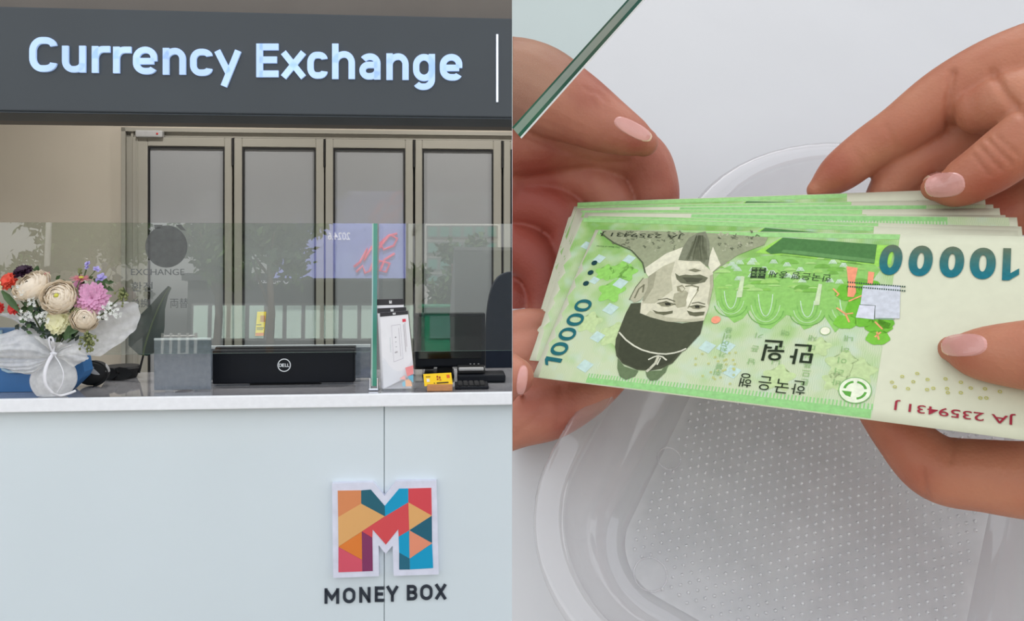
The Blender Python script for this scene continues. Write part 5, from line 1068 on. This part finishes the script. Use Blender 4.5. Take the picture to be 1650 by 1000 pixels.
def hand(name, label, chains, nails=(), creases=(), red=(), clip=False, m='skin', vox=.0009, sleeve=None):
    mb = MB()
    for ch in chains:
        P = [np.array([*at(px, py, d), r*d/F]) for px, py, d, r in ch]; n = (len(P)-1)*7; Q = [cr1(P, i/n) for i in range(n+1)]
        # rounded ends
        def cap(a, b):
            d = (a[:3]-b[:3]); d = d/np.linalg.norm(d); return [np.array([*(a[:3]+d*a[3]*math.sin(t)), max(a[3]*math.cos(t), .0002)]) for t in (.45, .8, 1.1, 1.35, 1.5)]
        Q = list(reversed(cap(Q[0], Q[1])))+Q+cap(Q[-1], Q[-2])
        mb.tube([q[:3] for q in Q], [q[3] for q in Q], 20)
    A = np.array([tuple(v) for v in mb.v]); base = Vector((A[:, 0].mean(), A[:, 1].mean(), A[:, 2].min()))
    me = bpy.data.meshes.new('raw'); me.from_pydata([tuple(Vector(v)-base) for v in mb.v], [], mb.f); o = bpy.data.objects.new('raw', me); COL.objects.link(o)
    rm = o.modifiers.new('r', 'REMESH'); rm.mode = 'VOXEL'; rm.voxel_size = vox; sm_ = o.modifiers.new('s', 'SMOOTH'); sm_.factor = .5; sm_.iterations = 4
    e = bpy.data.meshes.new_from_object(o.evaluated_get(bpy.context.evaluated_depsgraph_get())); bpy.data.objects.remove(o)
    V = np.array([v.co[:] for v in e.vertices]); Nn = np.array([v.normal[:] for v in e.vertices]); Wd = V+np.array(base)-np.array(EYE)
    px = CX+F*Wd[:, 0]/Wd[:, 1]; py = HY-F*Wd[:, 2]/Wd[:, 1]; front = (Nn*Wd).sum(1) < 0; red_shade = np.zeros(len(V))
    def segd(pts):
        d = np.full(len(V), 1e9)
        for (x0, y0), (x1, y1) in zip(pts[:-1], pts[1:]):
            l2 = (x1-x0)**2+(y1-y0)**2; t = np.clip(((px-x0)*(x1-x0)+(py-y0)*(y1-y0))/l2, 0, 1); d = np.minimum(d, np.hypot(px-x0-t*(x1-x0), py-y0-t*(y1-y0)))
        return d
    disp = np.zeros(len(V))
    for pts, wd, dep in creases: disp -= np.exp(-(segd(pts)/wd)**2)*dep*front
    for x, y, r_, s in red: red_shade += s*np.exp(-((px-x)**2+(py-y)**2)/r_**2)  # skin redness; on the upper left hand also painted shade
    V = V+Nn*disp[:, None]; e.vertices.foreach_set('co', V.ravel())
    at_ = e.attributes.new('red', 'FLOAT', 'POINT'); at_.data.foreach_set('value', np.clip(red_shade, -1, 1).astype(np.float32))
    bm = bmesh.new(); bm.from_mesh(e)
    if clip:
        g = bmesh.ops.bisect_plane(bm, geom=bm.verts[:]+bm.edges[:]+bm.faces[:], plane_co=(.0002-base.x, 0, 0), plane_no=(-1, 0, 0), clear_outer=True)
        bmesh.ops.holes_fill(bm, edges=[x for x in bm.edges if x.is_boundary], sides=0)
    bvh = BVHTree.FromBMesh(bm); e.clear_geometry(); e2 = bpy.data.meshes.new(name); bm.to_mesh(e2); bm.free(); e2.materials.append(M[m]); e2.polygons.foreach_set('use_smooth', [True]*len(e2.polygons))
    h = bpy.data.objects.new(name, e2); COL.objects.link(h); place(h, base, 'W'); tag(h, label, 'hand')
    for cx, cy, rx, ry, rot, tipside in nails:
        c, s = math.cos(R(rot)), math.sin(R(rot)); nb = MB(); nr, na = 6, 28; VV = []; ok = True
        for i in range(nr+1):
            f = i/nr
            for j in range(na):
                a = 2*math.pi*j/na; ex = math.copysign(abs(math.cos(a))**.8, math.cos(a))*rx*f; ey = math.copysign(abs(math.sin(a))**.8, math.sin(a))*ry*f
                x, y = cx+ex*c-ey*s, cy+ex*s+ey*c; d = ray(x, y).normalized(); hit = bvh.ray_cast(EYE-base, d)
                if hit[0] is None: VV.append(None); continue
                VV.append(hit[0]+base+hit[1]*(.00042-.0007*max(0, f-.82)/.18))
        last = None
        for i, q in enumerate(VV):
            if q is None: VV[i] = VV[i-na] if i >= na and VV[i-na] is not None else last
            else: last = q
        for i in range(nr):
            for j in range(na):
                q = (i*na+j, i*na+(j+1) % na, (i+1)*na+(j+1) % na, (i+1)*na+j); a = 2*math.pi*(j+.5)/na; t = math.cos(a)*tipside
                if clip and min(VV[z].x for z in q) < .0002: continue
                nb.add([VV[z] for z in q], [(0, 1, 2, 3)], None, 1 if (t > .55 and i >= nr-1) else 0)
        b2 = bmesh.new(); nb.build('fingernail', [M['nail'], M['nail_tip']], h, smooth=True)
    if sleeve:
        MB().tube([at(px, py, d) for px, py, d, r in sleeve], [r*d/F for px, py, d, r in sleeve], 28).build('sleeve', M['sleeve'], h, smooth=True)
    return h
hand('hand', 'left hand of the left person, thumb stretched over the curled fingers behind the banknotes',
 [[(700,150,.345,95),(770,140,.332,80),(850,138,.325,73),(915,168,.318,62),(975,200,.312,47),(1022,222,.309,32),(1037,229,.309,24)],
  [(760,235,.342,66),(860,230,.340,56),(950,226,.339,50),(1028,250,.338,43),(1054,290,.338,38),(1057,335,.339,35),(1040,390,.341,31)],
  [(740,300,.352,62),(840,282,.350,52),(920,282,.347,44),(968,302,.344,43),(990,345,.343,40),(978,400,.343,29)],
  [(740,350,.352,56),(830,328,.349,48),(890,338,.345,42),(920,372,.342,37),(915,430,.340,32)],
  [(740,430,.350,56),(820,400,.346,46),(868,425,.341,40),(885,470,.338,35),(878,520,.336,29)],
  [(740,520,.352,62),(815,490,.350,52),(850,520,.347,40),(860,560,.344,32)],
  [(660,240,.352,100),(740,260,.350,92),(800,300,.352,70)]],
 nails=[(1020,208,36,13,28,1)], creases=[([(965,150),(978,165),(975,180)],5,.0005),([(955,162),(962,176)],4,.0004),([(940,140),(952,148)],4,.0004),([(825,205),(900,240),(960,262),(1010,262)],5,.0006)],
 red=[(1020,240,45,.5),(960,140,40,.35),(1080,300,50,.5),(880,300,90,.7),(840,450,120,.9),(860,110,60,-.3)], clip=True, m='skin2')  # strong spots paint the shaded curled fingers, the others redden skin
hand('hand', 'right hand of the left person, thumb tip at the lower left corner of the banknotes',
 [[(650,650,.268,75),(740,628,.266,62),(795,612,.264,50),(822,606,.2625,40),(829,606,.262,32)],
  [(640,720,.296,80),(740,692,.290,62),(830,672,.288,50),(890,662,.287,45),(945,640,.287,34),(985,612,.288,26)],
  [(640,690,.30,70),(760,640,.296,50),(860,620,.292,40),(930,600,.290,32)],
  [(640,650,.302,66),(760,590,.300,46),(850,570,.297,38),(910,560,.296,30)],
  [(640,610,.304,60),(760,560,.303,42),(840,530,.302,33),(880,525,.302,27)],
  [(560,680,.300,140),(660,670,.298,100)]],
 nails=[(841,612,9,26,8,1)], creases=[([(826,705),(880,660)],5,.0004),([(905,620),(900,680)],5,.0004)], red=[(900,660,60,.5),(850,620,30,.2)], clip=True, m='skin2')
hand('hand', 'right hand of the right person, index finger and thumb pinching the top of the banknotes',
 [[(1318,306,.304,18),(1350,280,.302,32),(1400,241,.298,37),(1452,208,.293,42),(1530,152,.287,49),(1625,108,.279,58),(1730,90,.272,72),(1830,110,.270,85)],
  [(1580,178,.276,40),(1650,165,.268,58),(1760,175,.266,84)],
  [(1425,318,.301,30),(1462,268,.298,38),(1530,232,.295,44),(1600,180,.290,50),(1720,150,.283,66)],
  [(1478,330,.300,30),(1520,285,.299,36),(1580,250,.297,42),(1660,215,.292,48),(1760,190,.286,62)],
  [(1540,390,.296,30),(1600,352,.295,38),(1660,330,.292,44),(1760,270,.286,58)],
  [(1506,303,.273,21),(1538,300,.270,35),(1585,275,.265,43),(1646,232,.259,49),(1720,190,.256,58),(1810,180,.262,78)],
  [(1760,150,.278,95),(1840,180,.275,115),(1960,180,.275,110),(2150,160,.27,90),(2400,140,.27,95)]],
 nails=[(1522,298,36,22,-6,-1)], creases=[([(1578,236),(1612,272)],4,.0005),([(1592,226),(1628,262)],4,.0006),([(1568,250),(1592,280)],3.5,.0004),([(1606,220),(1640,250)],4,.0004),([(1428,205),(1448,250)],6,.0004),([(1378,245),(1398,275)],6,.0003),([(1534,118),(1528,160),(1530,205)],7,.0013),([(1600,118),(1618,150),(1646,182)],8,.0012)],
 red=[(1350,280,45,.7),(1430,215,50,.25),(1600,330,60,.7),(1520,240,70,.2),(1500,320,25,.3)], sleeve=[(2330,146,.27,100),(2360,145,.27,125),(2700,130,.27,150),(3100,110,.28,170)])
hand('hand', 'left hand of the right person, thumb on the white end of the front banknote',
 [[(1534,562,.2175,22),(1572,569,.2125,41),(1646,572,.205,56),(1740,575,.197,68),(1850,590,.192,80)],
  [(1400,640,.246,30),(1448,697,.243,42),(1508,752,.238,54),(1585,766,.231,58),(1700,775,.221,66),(1840,760,.210,80)],
  [(1430,600,.250,28),(1520,632,.247,36),(1640,655,.241,42),(1820,680,.222,64)],
  [(1440,560,.254,28),(1530,585,.252,34),(1650,600,.246,42),(1820,640,.226,62)],
  [(1470,520,.258,26),(1550,540,.256,32),(1660,555,.250,40),(1820,610,.230,58)],
  [(1860,680,.212,120),(1980,690,.212,125),(2200,700,.212,105),(2500,710,.215,112)]],
 nails=[(1553,556,41,20,-3,-1)], creases=[([(1486,758),(1492,800)],5,.0005),([(1538,704),(1530,742)],6,.0005)], red=[(1480,740,60,.35),(1540,580,30,.3),(1440,690,40,.3)], sleeve=[(2440,707,.215,115),(2470,708,.215,140),(2900,720,.22,165),(3500,730,.23,190)])
